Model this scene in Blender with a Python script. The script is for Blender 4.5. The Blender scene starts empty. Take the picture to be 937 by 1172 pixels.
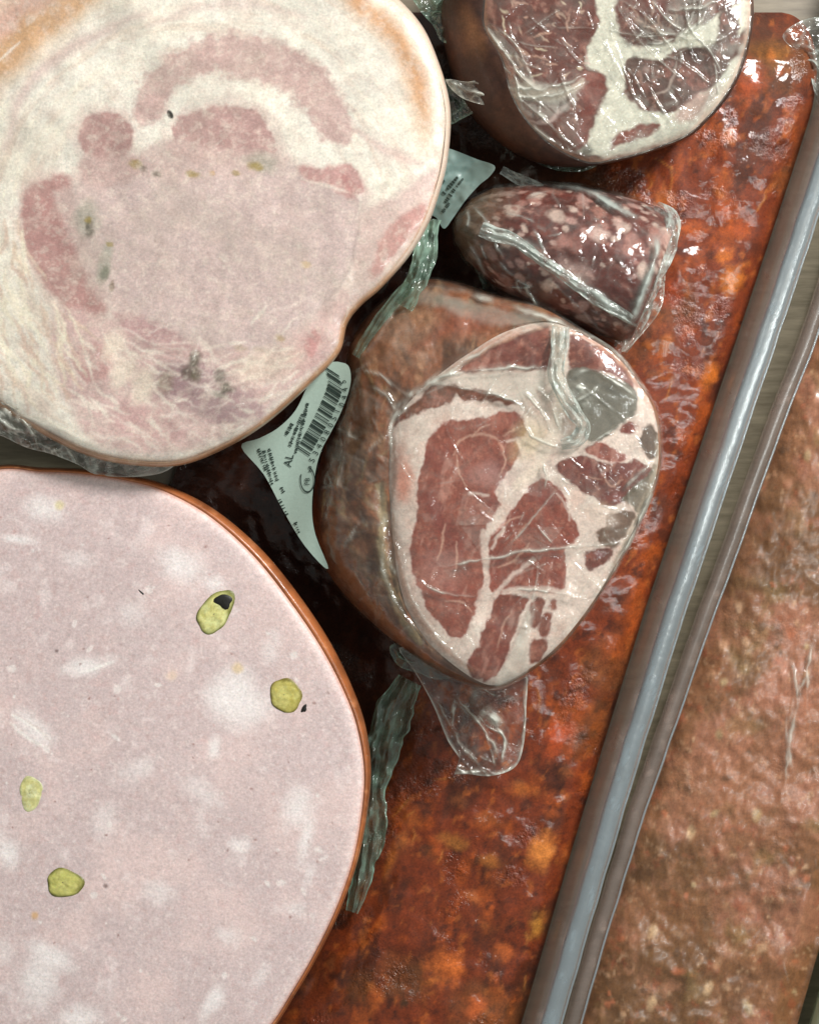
import bpy, math, random
import numpy as np

S = 0.0003            # metres per unit; all tables below are in units (0.3 mm)
D = 2000.0            # camera height in units
CX, CY = 468.5, 586.0
C = bpy.context.scene.collection

def wpos(px, py, z):
    px = np.asarray(px, float); py = np.asarray(py, float); z = np.asarray(z, float) + 0*px
    k = (D - z)/D
    return np.stack([(px-CX)*k*S, -(py-CY)*k*S, z*S], -1)

def lin(c):
    c = np.asarray(c, float)/255.0
    return np.where(c <= 0.04045, c/12.92, ((c+0.055)/1.055)**2.4)

# ------------------------------------------------------------------ noise
def vnoise(x, y, scale, seed):
    rs = np.random.RandomState(seed); g = rs.rand(128, 128)
    u = np.asarray(x)/scale + 1000.37; v = np.asarray(y)/scale + 1000.71
    iu = np.floor(u).astype(int); iv = np.floor(v).astype(int)
    fu = u-iu; fv = v-iv
    fu = fu*fu*(3-2*fu); fv = fv*fv*(3-2*fv)
    a = g[iu % 128, iv % 128]; b = g[(iu+1) % 128, iv % 128]
    c = g[iu % 128, (iv+1) % 128]; d = g[(iu+1) % 128, (iv+1) % 128]
    return (a*(1-fu)+b*fu)*(1-fv) + (c*(1-fu)+d*fu)*fv

def fbm(x, y, scale, seed, o=4):
    s = 0; a = 1; t = 0
    for i in range(o):
        # rotate every octave, so the lattice never shows
        an = 0.6+1.3*i; ca, sa = math.cos(an), math.sin(an)
        s = s + a*vnoise(x*ca-y*sa, x*sa+y*ca, scale/(2**i), seed+i*17); t += a; a *= 0.55
    return s/t

def ridged(x, y, scale, seed, p=6, o=2):
    s = 0; t = 0; a = 1
    for i in range(o):
        n = fbm(x, y, scale/(1.9**i), seed+i*31, 2)
        s = s + a*(1-np.abs(2*n-1))**(p*2); t += a; a *= 0.6
    return s/t

def sstep(a, b, x):
    t = np.clip((x-a)/(b-a+1e-9), 0, 1); return t*t*(3-2*t)

def spline(pts, n=8, closed=True):
    P = np.array(pts, float); m = len(P); out = []
    rng = range(m) if closed else range(m-1)
    for i in rng:
        if closed: p0, p1, p2, p3 = P[(i-1) % m], P[i], P[(i+1) % m], P[(i+2) % m]
        else: p0, p1, p2, p3 = P[max(i-1, 0)], P[i], P[i+1], P[min(i+2, m-1)]
        for k in range(n):
            t = k/n
            out.append(0.5*((2*p1)+(-p0+p2)*t+(2*p0-5*p1+4*p2-p3)*t*t+(-p0+3*p1-3*p2+p3)*t**3))
    if not closed: out.append(P[-1])
    return np.array(out)

def dist_line(X, Y, P):
    best = np.full(X.shape, 1e9); arc = np.zeros(X.shape); acc = 0
    L = np.hypot(*(P[1:]-P[:-1]).T); tot = L.sum()+1e-9
    for i in range(len(P)-1):
        a = P[i]; d = P[i+1]-a; l2 = (d*d).sum()+1e-9
        t = np.clip(((X-a[0])*d[0]+(Y-a[1])*d[1])/l2, 0, 1)
        q = np.hypot(X-a[0]-t*d[0], Y-a[1]-t*d[1])
        m = q < best
        best = np.where(m, q, best); arc = np.where(m, (acc+t*L[i])/tot, arc); acc += L[i]
    return best, arc

def inside(X, Y, P):
    r = np.zeros(X.shape, bool); n = len(P)
    for i in range(n):
        x1, y1 = P[i]; x2, y2 = P[(i+1) % n]
        if y1 == y2: continue
        c = ((y1 > Y) != (y2 > Y)) & (X < (x2-x1)*(Y-y1)/(y2-y1)+x1)
        r ^= c
    return r

class Paint:
    """colours the cut face of a piece at its vertices (fat, lean, spice)"""
    def __init__(s, X, Y, base):
        s.X = X; s.Y = Y; s.col = np.tile(lin(base), (len(X), 1)); s.h = np.zeros(len(X)); s.m = np.zeros(len(X))
    def mix(s, mask, color, dz=0):
        mask = np.clip(mask, 0, 1)
        s.col = s.col*(1-mask[:, None]) + lin(color)*mask[:, None]; s.h += dz*mask
        return s
    def _sel(s, P, mg):
        return np.where((s.X > P[:, 0].min()-mg) & (s.X < P[:, 0].max()+mg) & (s.Y > P[:, 1].min()-mg) & (s.Y < P[:, 1].max()+mg))[0]
    def _warp(s, i, warp, ws, seed):
        x = s.X[i]; y = s.Y[i]
        if warp:
            x, y = x+warp*2*(fbm(x, y, ws, seed, 3)-.5), y+warp*2*(fbm(x, y, ws, seed+99, 3)-.5)
        return x, y
    def poly(s, pts, color, soft=3, warp=4, ws=16, seed=1, op=1, dz=0, tex=0, sm=5, fray=2.6, grow=0):
        P = spline(pts, sm) if sm > 1 else np.array(pts, float)
        i = s._sel(P, warp+soft+4)
        if not len(i): return s
        x, y = s._warp(i, warp, ws, seed)
        d, _ = dist_line(x, y, np.vstack([P, P[:1]]))
        sd = np.where(inside(x, y, P), d, -d)+fray*2*(fbm(s.X[i], s.Y[i], 6.5, seed+3, 3)-.5)+grow
        m = sstep(-soft, soft, sd)*op
        if tex: m = m*np.clip(1-tex+tex*2*fbm(x, y, 9, seed+7, 3), 0, 1)
        M = np.zeros(len(s.X)); M[i] = m
        return s.mix(M, color, dz)
    def line(s, pts, width, color, soft=2, warp=2, ws=14, seed=1, op=1, dz=0, taper=True):
        P = spline(pts, 5, False); i = s._sel(P, width+warp+soft+4)
        if not len(i): return s
        x, y = s._warp(i, warp, ws, seed)
        d, a = dist_line(x, y, P)
        w = width*(0.35+0.65*np.sin(np.pi*np.clip(a, 0.02, 0.98))) if taper else width
        M = np.zeros(len(s.X)); M[i] = sstep(soft, -soft, d-w/2)*op
        return s.mix(M, color, dz)
    def ell(s, x, y, rx, ry, ang, color, soft=.25, op=1, warp=0.2, seed=1, dz=0):
        r = max(rx, ry)*1.7
        i = np.where((abs(s.X-x) < r) & (abs(s.Y-y) < r))[0]
        if not len(i): return s
        ca, sa = math.cos(ang), math.sin(ang); u = s.X[i]-x; v = s.Y[i]-y
        q = np.hypot((u*ca+v*sa)/rx, (-u*sa+v*ca)/ry)+warp*2*(fbm(s.X[i], s.Y[i], max(rx, ry)*.8, seed, 3)-.5)
        M = np.zeros(len(s.X)); M[i] = sstep(1+soft, 1-soft, q)*op
        return s.mix(M, color, dz)
    def noise(s, scale, amp, seed, tint=(1, 1, 1), o=4):
        n = (fbm(s.X, s.Y, scale, seed, o)-.5)*2*amp
        s.col = np.clip(s.col*(1+n[:, None]*np.array(tint)), 0.002, 0.95); return s
    def veil(s, scale, lo, hi, color, seed, op=1, o=4, stretch=(1, 1), mask=None):
        n = fbm(s.X*stretch[0], s.Y*stretch[1], scale, seed, o); m = sstep(lo, hi, n)*op
        if mask is not None: m = m*mask
        return s.mix(m, color)

# ------------------------------------------------------------------ meshes
def link_mesh(name, V, F, mat, parent=None, attrs=None, smooth=True):
    """V world coordinates (n,3); F faces"""
    o0 = np.array(parent_loc(parent)) if parent else np.zeros(3)
    me = bpy.data.meshes.new(name)
    V = np.asarray(V, float)-o0
    if isinstance(F, np.ndarray):
        n, k = F.shape
        me.vertices.add(len(V)); me.vertices.foreach_set('co', V.ravel())
        me.loops.add(n*k); me.loops.foreach_set('vertex_index', F.ravel().astype(np.int32))
        me.polygons.add(n); me.polygons.foreach_set('loop_start', np.arange(0, n*k, k, dtype=np.int32))
        me.update(calc_edges=True)
    else:
        me.from_pydata(V.tolist(), [], [list(map(int, f)) for f in F])
    me.polygons.foreach_set('use_smooth', [smooth]*len(me.polygons))
    for k, a in (attrs or {}).items():
        if a.ndim == 2:
            at = me.attributes.new(k, 'FLOAT_COLOR', 'POINT')
            at.data.foreach_set('color', np.hstack([a, np.ones((len(a), 1))]).ravel().astype(np.float32))
        else:
            at = me.attributes.new(k, 'FLOAT', 'POINT'); at.data.foreach_set('value', a.astype(np.float32))
    me.materials.append(mat); me.update(); me.validate()
    o = bpy.data.objects.new(name, me); C.objects.link(o)
    if parent: o.parent = parent
    return o

def parent_loc(p):
    l = np.zeros(3)
    while p: l += np.array(p.location); p = p.parent
    return l

def thing(name, label, cat, x, y, z=0, group=None):
    o = bpy.data.objects.new(name, None); C.objects.link(o)
    o.location = wpos(x, y, z).tolist(); o.empty_display_size = 0.01
    o['label'] = label; o['category'] = cat
    if group: o['group'] = group
    return o

def tag(o, label, cat, group=None):
    o['label'] = label; o['category'] = cat
    if group: o['group'] = group
    return o

def resample(P, c, N):
    """radius of closed outline P round centre c at N even angles"""
    P = np.vstack([P, P[:1]])
    ang = np.unwrap(np.arctan2(P[:, 1]-c[1], P[:, 0]-c[0]))
    if ang[-1] < ang[0]: P = P[::-1]; ang = ang[::-1]
    r = np.hypot(P[:, 0]-c[0], P[:, 1]-c[1])
    th = np.linspace(0, 2*np.pi, N, endpoint=False)
    base = ang[0]; t = (th-base) % (2*np.pi)+base
    return th, np.interp(t, ang, r)

def ring_faces(M, N, cap=True, off=0):
    """M rings of N verts"""
    i = np.arange(M-1)[:, None]*N; j = np.arange(N)[None]; j2 = (j+1) % N
    q = np.stack([i+j, i+N+j, i+N+j2, i+j2], -1).reshape(-1, 4)+off
    return q

def radial(out, c, N, M):
    th, r = resample(spline(out, 10), c, N)
    t = np.linspace(0.0002, 1, M)[:, None]
    X = c[0]+t*r*np.cos(th); Y = c[1]+t*r*np.sin(th)
    return X.ravel(), Y.ravel(), (t+0*r).ravel(), th, r

def edge_roll(t, r, k=14):
    """how far a cut face rolls down towards its rim"""
    d = (1-t)*np.tile(r, len(t)//len(r))
    return np.exp(-d/k)

def loft(name, rings, mat, parent, attrs=None, close=True):
    """rings: list of (X,Y,Z) arrays"""
    V = np.vstack([wpos(*r) for r in rings]); N = len(rings[0][0])
    return link_mesh(name, V, ring_faces(len(rings), N), mat, parent, attrs)

def grid_faces(nu, nv):
    i = np.arange(nu-1)[:, None]*nv; j = np.arange(nv-1)[None]
    return np.stack([i+j, i+nv+j, i+nv+j+1, i+j+1], -1).reshape(-1, 4)

# ------------------------------------------------------------------ materials
def newmat(name):
    m = bpy.data.materials.new(name); m.use_nodes = True
    nt = m.node_tree; nt.nodes.clear()
    return m, nt, nt.nodes, nt.links

def mathn(N, L, op, a, b=None, clamp=False):
    n = N.new('ShaderNodeMath'); n.operation = op; n.use_clamp = clamp
    for k, v in enumerate((a, b)):
        if v is None: continue
        if isinstance(v, (int, float)): n.inputs[k].default_value = v
        else: L.new(v, n.inputs[k])
    return n.outputs[0]

def noisen(N, L, co, scale, detail=4, rough=.6):
    n = N.new('ShaderNodeTexNoise'); n.inputs['Scale'].default_value = scale
    n.inputs['Detail'].default_value = detail; n.inputs['Roughness'].default_value = rough
    L.new(co, n.inputs['Vector']); return n.outputs[0]

def meat_mat(name, rough=.38, coat=0, wet=0, bump=.25, bs=500, grain=.16, sss=.12, color=None, spec=.5, bs2=None, bd=.0006, coat_r=.08, rvar=.2):
    m, nt, N, L = newmat(name)
    out = N.new('ShaderNodeOutputMaterial'); p = N.new('ShaderNodeBsdfPrincipled')
    L.new(p.outputs[0], out.inputs[0])
    tc = N.new('ShaderNodeTexCoord'); co = tc.outputs['Object']
    if color is None:
        a = N.new('ShaderNodeAttribute'); a.attribute_name = 'Col'; col = a.outputs['Color']
    else:
        a = N.new('ShaderNodeRGB'); a.outputs[0].default_value = (*lin(color), 1); col = a.outputs[0]
    n1 = noisen(N, L, co, 1300, 2, .7); n2 = noisen(N, L, co, 420, 3)
    g = mathn(N, L, 'ADD', mathn(N, L, 'MULTIPLY', mathn(N, L, 'SUBTRACT', n1, .5), grain*2.6),
              mathn(N, L, 'MULTIPLY', mathn(N, L, 'SUBTRACT', n2, .5), grain*1.2))
    g = mathn(N, L, 'ADD', g, 1.0)
    mx = N.new('ShaderNodeVectorMath'); mx.operation = 'SCALE'; L.new(col, mx.inputs[0]); L.new(g, mx.inputs['Scale'])
    L.new(mx.outputs[0], p.inputs['Base Color'])
    r = mathn(N, L, 'ADD', mathn(N, L, 'MULTIPLY', mathn(N, L, 'SUBTRACT', noisen(N, L, co, 160, 4), .5), rvar*2), rough, True)
    L.new(r, p.inputs['Roughness'])
    p.inputs['Specular IOR Level'].default_value = spec
    p.inputs['Coat Weight'].default_value = coat; p.inputs['Coat Roughness'].default_value = coat_r
    p.inputs['Subsurface Weight'].default_value = sss; p.inputs['Subsurface Scale'].default_value = .002
    p.inputs['Subsurface Radius'].default_value = (1, .45, .3)
    b = N.new('ShaderNodeBump'); b.inputs['Strength'].default_value = bump; b.inputs['Distance'].default_value = bd
    h = noisen(N, L, co, bs, 5, .62)
    if bs2: h = mathn(N, L, 'ADD', h, mathn(N, L, 'MULTIPLY', noisen(N, L, co, bs2, 3), 1.6))
    L.new(h, b.inputs['Height']); L.new(b.outputs[0], p.inputs['Normal'])
    if wet:
        wn = noisen(N, L, co, wet, 2, .5); ra = N.new('ShaderNodeMapRange'); L.new(wn, ra.inputs[0]); ra.inputs[1].default_value = .53; ra.inputs[2].default_value = .68
        ra.inputs[3].default_value = bump*.1; ra.inputs[4].default_value = bump; L.new(ra.outputs[0], b.inputs['Strength'])
    if coat: L.new(b.outputs[0], p.inputs['Coat Normal'])
    return m

def film_mat(name, milk=(212, 212, 200), base=.05, through=.3, rough=.12, bump=.5, bs=260, gloss=.9, bd=.0008, tint=(1, 1, 1)):
    """thin clear packing film: see-through, glossy, cloudy where it is creased ('milk' per vertex)"""
    m, nt, N, L = newmat(name)
    out = N.new('ShaderNodeOutputMaterial')
    tc = N.new('ShaderNodeTexCoord'); co = tc.outputs['Object']
    a = N.new('ShaderNodeAttribute'); a.attribute_name = 'milk'
    tr = N.new('ShaderNodeBsdfTransparent'); tr.inputs[0].default_value = (*tint, 1)
    df = N.new('ShaderNodeBsdfDiffuse'); df.inputs[0].default_value = (*lin(milk), 1)
    tl = N.new('ShaderNodeBsdfTranslucent'); tl.inputs[0].default_value = (*lin(milk), 1)
    gl = N.new('ShaderNodeBsdfGlossy'); gl.inputs[0].default_value = (1, 1, 1, 1); gl.inputs['Roughness'].default_value = rough
    bp = N.new('ShaderNodeBump'); bp.inputs['Strength'].default_value = bump; bp.inputs['Distance'].default_value = bd
    L.new(noisen(N, L, co, bs, 4, .55), bp.inputs['Height'])
    for x in (gl, df): L.new(bp.outputs[0], x.inputs['Normal'])
    d2 = N.new('ShaderNodeMixShader'); d2.inputs[0].default_value = through
    L.new(df.outputs[0], d2.inputs[1]); L.new(tl.outputs[0], d2.inputs[2])
    mk = mathn(N, L, 'ADD', a.outputs['Fac'], base, True)
    m1 = N.new('ShaderNodeMixShader'); L.new(mk, m1.inputs[0]); L.new(tr.outputs[0], m1.inputs[1]); L.new(d2.outputs[0], m1.inputs[2])
    lw = N.new('ShaderNodeLayerWeight'); lw.inputs[0].default_value = .5; L.new(bp.outputs[0], lw.inputs['Normal'])
    frv = mathn(N, L, 'ADD', mathn(N, L, 'MULTIPLY', mathn(N, L, 'POWER', lw.outputs['Facing'], 3.5), .5), .06, True)
    m2 = N.new('ShaderNodeMixShader'); L.new(mathn(N, L, 'MULTIPLY', frv, gloss, True), m2.inputs[0])
    L.new(m1.outputs[0], m2.inputs[1]); L.new(gl.outputs[0], m2.inputs[2]); L.new(m2.outputs[0], out.inputs[0])
    return m

def plain_mat(name, color, rough=.5, grain=.1, spec=.4, gs=900):
    return meat_mat(name, rough=rough, bump=.1, bs=gs, grain=grain, sss=0, color=color, spec=spec)

M = {}
M['face'] = meat_mat('cut_meat', rough=.5, bump=.22, bs=420, grain=.3, spec=.3)
M['mort'] = meat_mat('mortadella_paste', rough=.5, bump=.25, bs=700, grain=.27, sss=.1)
M['side'] = meat_mat('cured_side', rough=.55, bump=.35, bs=260, grain=.35, coat=.1, spec=.3)
M['red'] = meat_mat('red_sausage', rough=.6, spec=.2, rvar=.1, bump=1.0, bs=620, grain=.5, coat=.75, sss=0, bs2=260, bd=.0009, coat_r=.06, wet=60)
M['brown'] = meat_mat('brown_sausage', rough=.6, spec=.25, wet=60, rvar=.1, bump=.5, bs=700, grain=.35, coat=.22, sss=.05, bs2=300, bd=.0006, coat_r=.08)
M['salami'] = meat_mat('salami_meat', rough=.55, bump=.3, bs=260, grain=.35, coat=0, spec=.25)
M['rind'] = meat_mat('rind', rough=.35, bump=.2, bs=260, grain=.15, coat=.3)
M['film'] = film_mat('clear_film', base=.03)
M['film_tight'] = film_mat('tight_film', base=.02, bump=.35, bs=150, bd=.0008, rough=.18, gloss=.7, milk=(226, 220, 206))
M['film_soft'] = film_mat('soft_film', base=.01, bump=.25, bs=200, bd=.0005, rough=.32, gloss=.6)
M['film_green'] = film_mat('greenish_film', milk=(140, 168, 150), base=.07, bump=.5, tint=(.8, .93, .85))
M['film_blue'] = film_mat('bluish_film', milk=(190, 198, 190), base=.02, bump=.6, gloss=.7)
M['tray'] = film_mat('tray_wall_plastic', milk=(192, 172, 160), base=.2, through=.5, rough=.25, bump=.12, bs=60)
M['rim'] = film_mat('tray_rim_plastic', milk=(156, 170, 176), base=.4, rough=.24, bump=.4, bs=200, gloss=2.8, bd=.0005)
M['wood'] = None
M['paper'] = plain_mat('label_paper', (156, 174, 162), .45, .08)
M['ink'] = plain_mat('label_ink', (38, 52, 46), .5, .1)
M['pist'] = meat_mat('pistachio_kernel', rough=.4, bump=.3, bs=500, grain=.2)
M['pepper_and_hollow_shade'] = plain_mat('pepper_and_hollow_shade', (30, 28, 24), .5, .2)
M['herb'] = plain_mat('herb', (92, 84, 40), .6, .35)

def wood():
    m, nt, N, L = newmat('board_wood')
    out = N.new('ShaderNodeOutputMaterial'); p = N.new('ShaderNodeBsdfPrincipled'); L.new(p.outputs[0], out.inputs[0])
    tc = N.new('ShaderNodeTexCoord'); mp = N.new('ShaderNodeMapping'); mp.inputs['Scale'].default_value = (60, 420, 60)
    mp.inputs['Rotation'].default_value = (0, 0, .12)
    L.new(tc.outputs['Object'], mp.inputs[0])
    n = noisen(N, L, mp.outputs[0], 1.0, 5)
    r = N.new('ShaderNodeValToRGB'); e = r.color_ramp.elements
    e[0].position = .3; e[0].color = (*lin((104, 94, 72)), 1); e[1].position = .7; e[1].color = (*lin((146, 136, 112)), 1)
    L.new(n, r.inputs[0]); L.new(r.outputs[0], p.inputs['Base Color']); p.inputs['Roughness'].default_value = .55
    return m
M['wood'] = wood()

# ------------------------------------------------------------------ film helpers
def crease(X, Y, lines, seed=0):
    h = np.zeros(X.shape); mk = np.zeros(X.shape)
    for k, (pts, w, ht, ml) in enumerate(lines):
        P = spline(pts, 5, False) if len(pts) > 2 else np.array(pts, float)
        i = np.where((X > P[:, 0].min()-5*w-4) & (X < P[:, 0].max()+5*w+4) & (Y > P[:, 1].min()-5*w-4) & (Y < P[:, 1].max()+5*w+4))[0]
        if not len(i): continue
        x = X[i]; y = Y[i]
        wb = 2.4 if w > 1.7 else .9
        xx = x+wb*(fbm(x, y, 12, 500+k+seed, 2)-.5)*2; yy = y+wb*(fbm(x, y, 12, 700+k+seed, 2)-.5)*2
        d, a = dist_line(xx, yy, P)
        tp = np.clip(np.sin(np.pi*np.clip(a, .02, .98))*2.2, .15, 1)
        n = (.4+1.0*fbm(x, y, 7, 900+k+seed, 3))*(.15+1.25*sstep(.32, .66, fbm(x, y, 26, 950+k+seed, 2)))
        h[i] += ht*tp*np.exp(-(d/w)**2); mk[i] += ml*tp*n*np.exp(-(d/w)**2*1.1)
    return h, mk

def facets(X, Y, n, box, rng, size=(12, 45), op=(.05, .2)):
    """flat triangular panes between the folds of a stretched film"""
    mk = np.zeros(X.shape); h = np.zeros(X.shape)
    for _ in range(n):
        cx = rng.uniform(box[0], box[2]); cy = rng.uniform(box[1], box[3]); R_ = rng.uniform(*size); a0 = rng.uniform(0, 6.28)
        T = np.array([[cx+R_*rng.uniform(.3, 1)*math.cos(a0+k*2.1+rng.uniform(-.7, .7)), cy+R_*rng.uniform(.3, 1)*math.sin(a0+k*2.1+rng.uniform(-.7, .7))] for k in range(3)])
        i = np.where((abs(X-cx) < R_*1.1) & (abs(Y-cy) < R_*1.1))[0]
        if not len(i): continue
        m = inside(X[i], Y[i], T); i = i[m]
        if not len(i): continue
        g = (X[i]-cx)*math.cos(a0)+(Y[i]-cy)*math.sin(a0); g = (g-g.min())/(np.ptp(g)+1e-6)
        o = rng.uniform(*op); mk[i] += o*(.25+.75*g); h[i] += g*rng.uniform(.5, 2)
    return h, mk

def film_patch(name, out, c, zf, mat, parent, N=160, M_=40, lines=(), crumple=4, cs=22, seed=3, milk=.15, rim=.45, rw=3.0):
    X, Y, t, th, r = radial(out, c, N, M_)
    h, mk = crease(X, Y, list(lines), seed)
    cr = (fbm(X, Y, cs, seed, 3)-.5)*2*crumple
    z = zf(X, Y)+h+cr+2*ridged(X, Y, cs, seed+5, 5)*crumple*.25
    d = (1-t)*np.tile(r, M_)
    mk = mk+milk*2*ridged(X, Y, cs*1.1, seed+5, 5)+rim*np.exp(-(d/rw)**2)
    V = wpos(X, Y, z)
    return link_mesh(name, V, ring_faces(M_, N), mat, parent, {'milk': np.clip(mk, 0, .95)})

def ribbon(name, pts, mat, parent, nu=120, nv=22, crumple=3, cs=14, seed=5, milk=.3, curl=4, rim=.3, fold=0):
    """pts: (x,y,z,half width)"""
    P = spline(pts, 8, False); P2 = []
    L = np.r_[0, np.cumsum(np.hypot(np.diff(P[:, 0]), np.diff(P[:, 1])))]
    s = np.linspace(0, L[-1], nu); Q = np.stack([np.interp(s, L, P[:, k]) for k in range(4)], -1)
    T = np.gradient(Q[:, :2], axis=0); T /= np.linalg.norm(T, axis=1)[:, None]+1e-9; Nn = np.stack([-T[:, 1], T[:, 0]], -1)
    v = np.linspace(-1, 1, nv)[None]
    wv = Q[:, 3:4]*(1+.25*(fbm(s[:, None]+0*v, v*0+seed*9.+np.sign(v)*40, 18, seed+2, 2)-.5)*2)
    X = Q[:, :1]+Nn[:, :1]*v*wv; Y = Q[:, 1:2]+Nn[:, 1:2]*v*wv
    SU = s[:, None]*.28+0*v; SV = v*wv+0*s[:, None]
    Z = Q[:, 2:3]-curl*v*v+(fbm(SU, SV, cs*.6, seed, 3)-.5)*3*crumple+(fbm(X, Y, cs*1.6, seed+1, 2)-.5)*1.5*crumple+fold*np.sin(v*7+s[:, None]*.05)
    mk = milk*(.15+1.3*ridged(SU*1.3, SV, cs*.7, seed+3, 2)+.9*sstep(.45, .8, fbm(X, Y, cs*1.3, seed+9, 3)))+rim*np.exp(-((1-abs(v))*wv/1.6)**2)*(.3+fbm(X, Y, 9, seed+4, 2))
    return link_mesh(name, wpos(X.ravel(), Y.ravel(), Z.ravel()), grid_faces(nu, nv), mat, parent, {'milk': np.clip(mk, 0, .95).ravel()})

def rand_lines(n, box, rng, wid=(1, 2), ht=(1, 4), ml=(.2, .6), ln=(20, 80), ang=None):
    out = []
    for _ in range(n):
        x = rng.uniform(box[0], box[2]); y = rng.uniform(box[1], box[3]); a = rng.uniform(0, math.pi) if ang is None else rng.gauss(*ang)
        l = rng.uniform(*ln)
        out.append(([(x, y), (x+l*.5*math.cos(a)+rng.uniform(-3, 3), y+l*.5*math.sin(a)+rng.uniform(-3, 3)), (x+l*math.cos(a), y+l*math.sin(a))],
                    rng.uniform(*wid), rng.uniform(*ht), rng.uniform(*ml)))
    return out

# ================================================================== setting
def board():
    x0, y0, x1, y1, h = -3000, -3000, 4000, 4000, -60
    V = [wpos(a, b, z)*1.0 for z in (0, h) for a, b in ((x0, y0), (x1, y0), (x1, y1), (x0, y1))]
    F = [(3, 2, 1, 0), (4, 5, 6, 7), (0, 1, 5, 4), (1, 2, 6, 5), (2, 3, 7, 6), (3, 0, 4, 7)]
    o = link_mesh('counter', np.array(V), F, M['wood'], smooth=False); o['kind'] = 'structure'
board()

# line of the red tray's right wall, x as a function of y
WY = np.array([-400, -100, 110, 200, 296, 389, 534, 697, 856, 976, 1138, 1172, 1500])
WX = np.array([1100, 1003, 935, 906, 874, 843, 794, 739, 690, 654, 607, 597, 500])
def wx(y): return np.interp(y, WY, WX)
W2Y = np.array([-100, 100, 200, 389, 500, 623, 715, 860, 954, 1102, 1172, 1500])
W2X = np.array([1095, 1030, 998, 937, 894, 850, 816, 766, 733, 688, 668, 570])   # right edge of second wall
def wx2(y): return np.interp(y, W2Y, W2X)

# ================================================================== red sausage slab
def red_slab():
    nu, nv = 620, 330
    yy = np.linspace(14.2, 1260, nu)[:, None]; v = np.linspace(0, 1, nv)[None]
    right = wx(yy)-1+0*v; wdt = 590
    endr = np.clip((yy-14)/130, 0, 1); inset = 75*(1-np.sqrt(np.clip(1-(1-endr)**2, 0, 1)))   # rounded far end
    X = right-inset*1.0-v*(wdt-inset); Y = yy+0*v
    off = right-inset-X
    z = 56+22*(1-np.exp(-off/22))-66*sstep(150, 420, off)
    z = z*np.clip(sstep(8, 75, yy+off*.06), 0.0, 1)+4
    z += (fbm(X, Y, 60, 11, 3)-.5)*9+(fbm(X, Y, 16, 12, 2)-.5)*2
    x = X.ravel(); y = Y.ravel()
    p = Paint(x, y, (124, 48, 20))
    # streaks run along the slab
    u = x*.95+y*.31; w = -x*.31+y*.95
    n = fbm(u, w*.45, 30, 21, 5); p.mix(sstep(.5, .75, n)*.85, (80, 34, 18))
    n = fbm(u, w*.5, 22, 25, 5); p.mix(sstep(.55, .74, n)*.8, (168, 74, 28))
    n = fbm(u, w, 14, 28, 4); p.mix(sstep(.6, .75, n)*.7, (66, 26, 16))
    n = fbm(u, w*.7, 9, 33, 3); p.mix(sstep(.62, .8, n)*.5, (186, 96, 48))
    n = fbm(u, w, 70, 35, 3); p.mix(sstep(.55, .75, n)*.5, (120, 70, 40))
    for k, (a, b, rx, ry, c) in enumerate([(836, 322, 11, 13, (220, 120, 46)), (845, 262, 12, 11, (176, 74, 26)), (770, 338, 11, 12, (160, 60, 22)),
            (830, 235, 13, 12, (180, 76, 26)), (793, 262, 12, 9, (196, 88, 34)), (828, 293, 8, 6, (216, 110, 40)), (620, 975, 12, 17, (240, 140, 74)),
            (510, 1105, 18, 15, (226, 112, 56)), (578, 1090, 11, 9, (200, 96, 50)), (543, 1152, 10, 13, (214, 100, 56)), (541, 1027, 7, 6, (190, 100, 60)),
            (612, 1062, 6, 12, (206, 134, 66)), (762, 395, 8, 12, (176, 92, 40)), (812, 432, 7, 14, (212, 110, 44)), (724, 700, 16, 26, (168, 74, 28)),
            (700, 742, 13, 12, (164, 72, 30)), (640, 845, 15, 18, (190, 74, 34)), (668, 842, 6, 6, (70, 40, 26)), (461, 1148, 5, 5, (60, 40, 26)),
            (598, 905, 14, 9, (186, 96, 44)), (860, 95, 14, 18, (176, 70, 30)), (884, 62, 16, 14, (140, 84, 36)), (760, 230, 10, 12, (176, 88, 34)),
            (520, 965, 15, 7, (168, 100, 50)), (560, 985, 13, 6, (170, 96, 44)), (470, 935, 12, 10, (176, 86, 36)), (560, 940, 15, 8, (160, 78, 34)),
            (430, 1145, 5, 13, (190, 90, 40)), (445, 990, 5, 16, (170, 90, 40))]):
        p.ell(a, b, rx, ry, .3, c, .8, .8, .8, 40+k, 1)
    rng = random.Random(5)
    for k in range(90):
        b = rng.uniform(20, 1172); a = float(wx(b))-rng.uniform(8, 330)
        p.ell(a, b, rng.uniform(3, 9), rng.uniform(3, 11), rng.uniform(0, 3), rng.choice([(176, 76, 28), (168, 76, 34), (196, 104, 50), (150, 80, 50)]), .8, .6, .8, 80+k, 1)
    for k in range(40):
        b = rng.uniform(20, 1172); a = float(wx(b))-rng.uniform(8, 330); an = rng.gauss(1.9, .5); l = rng.uniform(12, 34)
        p.line([(a, b), (a+l*.5*math.cos(an)+2, b+l*.5*math.sin(an)), (a+l*math.cos(an), b+l*math.sin(an))], 2, (196, 120, 64), 1.2, 2, 8, 200+k, .6, .8)
    p.noise(5, .35, 55)
    p.col *= np.array([.74, .80, .55])
    so = off.ravel()+(fbm(x, y, 60, 56, 3)-.5)*90+(fbm(x, y, 14, 57, 3)-.5)*40; p.mix(sstep(185, 300, so)*.85, (46, 24, 15))     # shade down the rounded flank, painted into the colour
    t = thing('red_sausage_slab', 'long glossy brick red spiced sausage slab with orange fat flecks filling the left tray', 'sausage', 640, 700, 4)
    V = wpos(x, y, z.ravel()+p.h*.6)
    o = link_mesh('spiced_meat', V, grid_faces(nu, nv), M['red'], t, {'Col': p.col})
    # tight film skin at the far end and short creases on the top
    rngl = random.Random(3)
    return t
red_t = red_slab()

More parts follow.
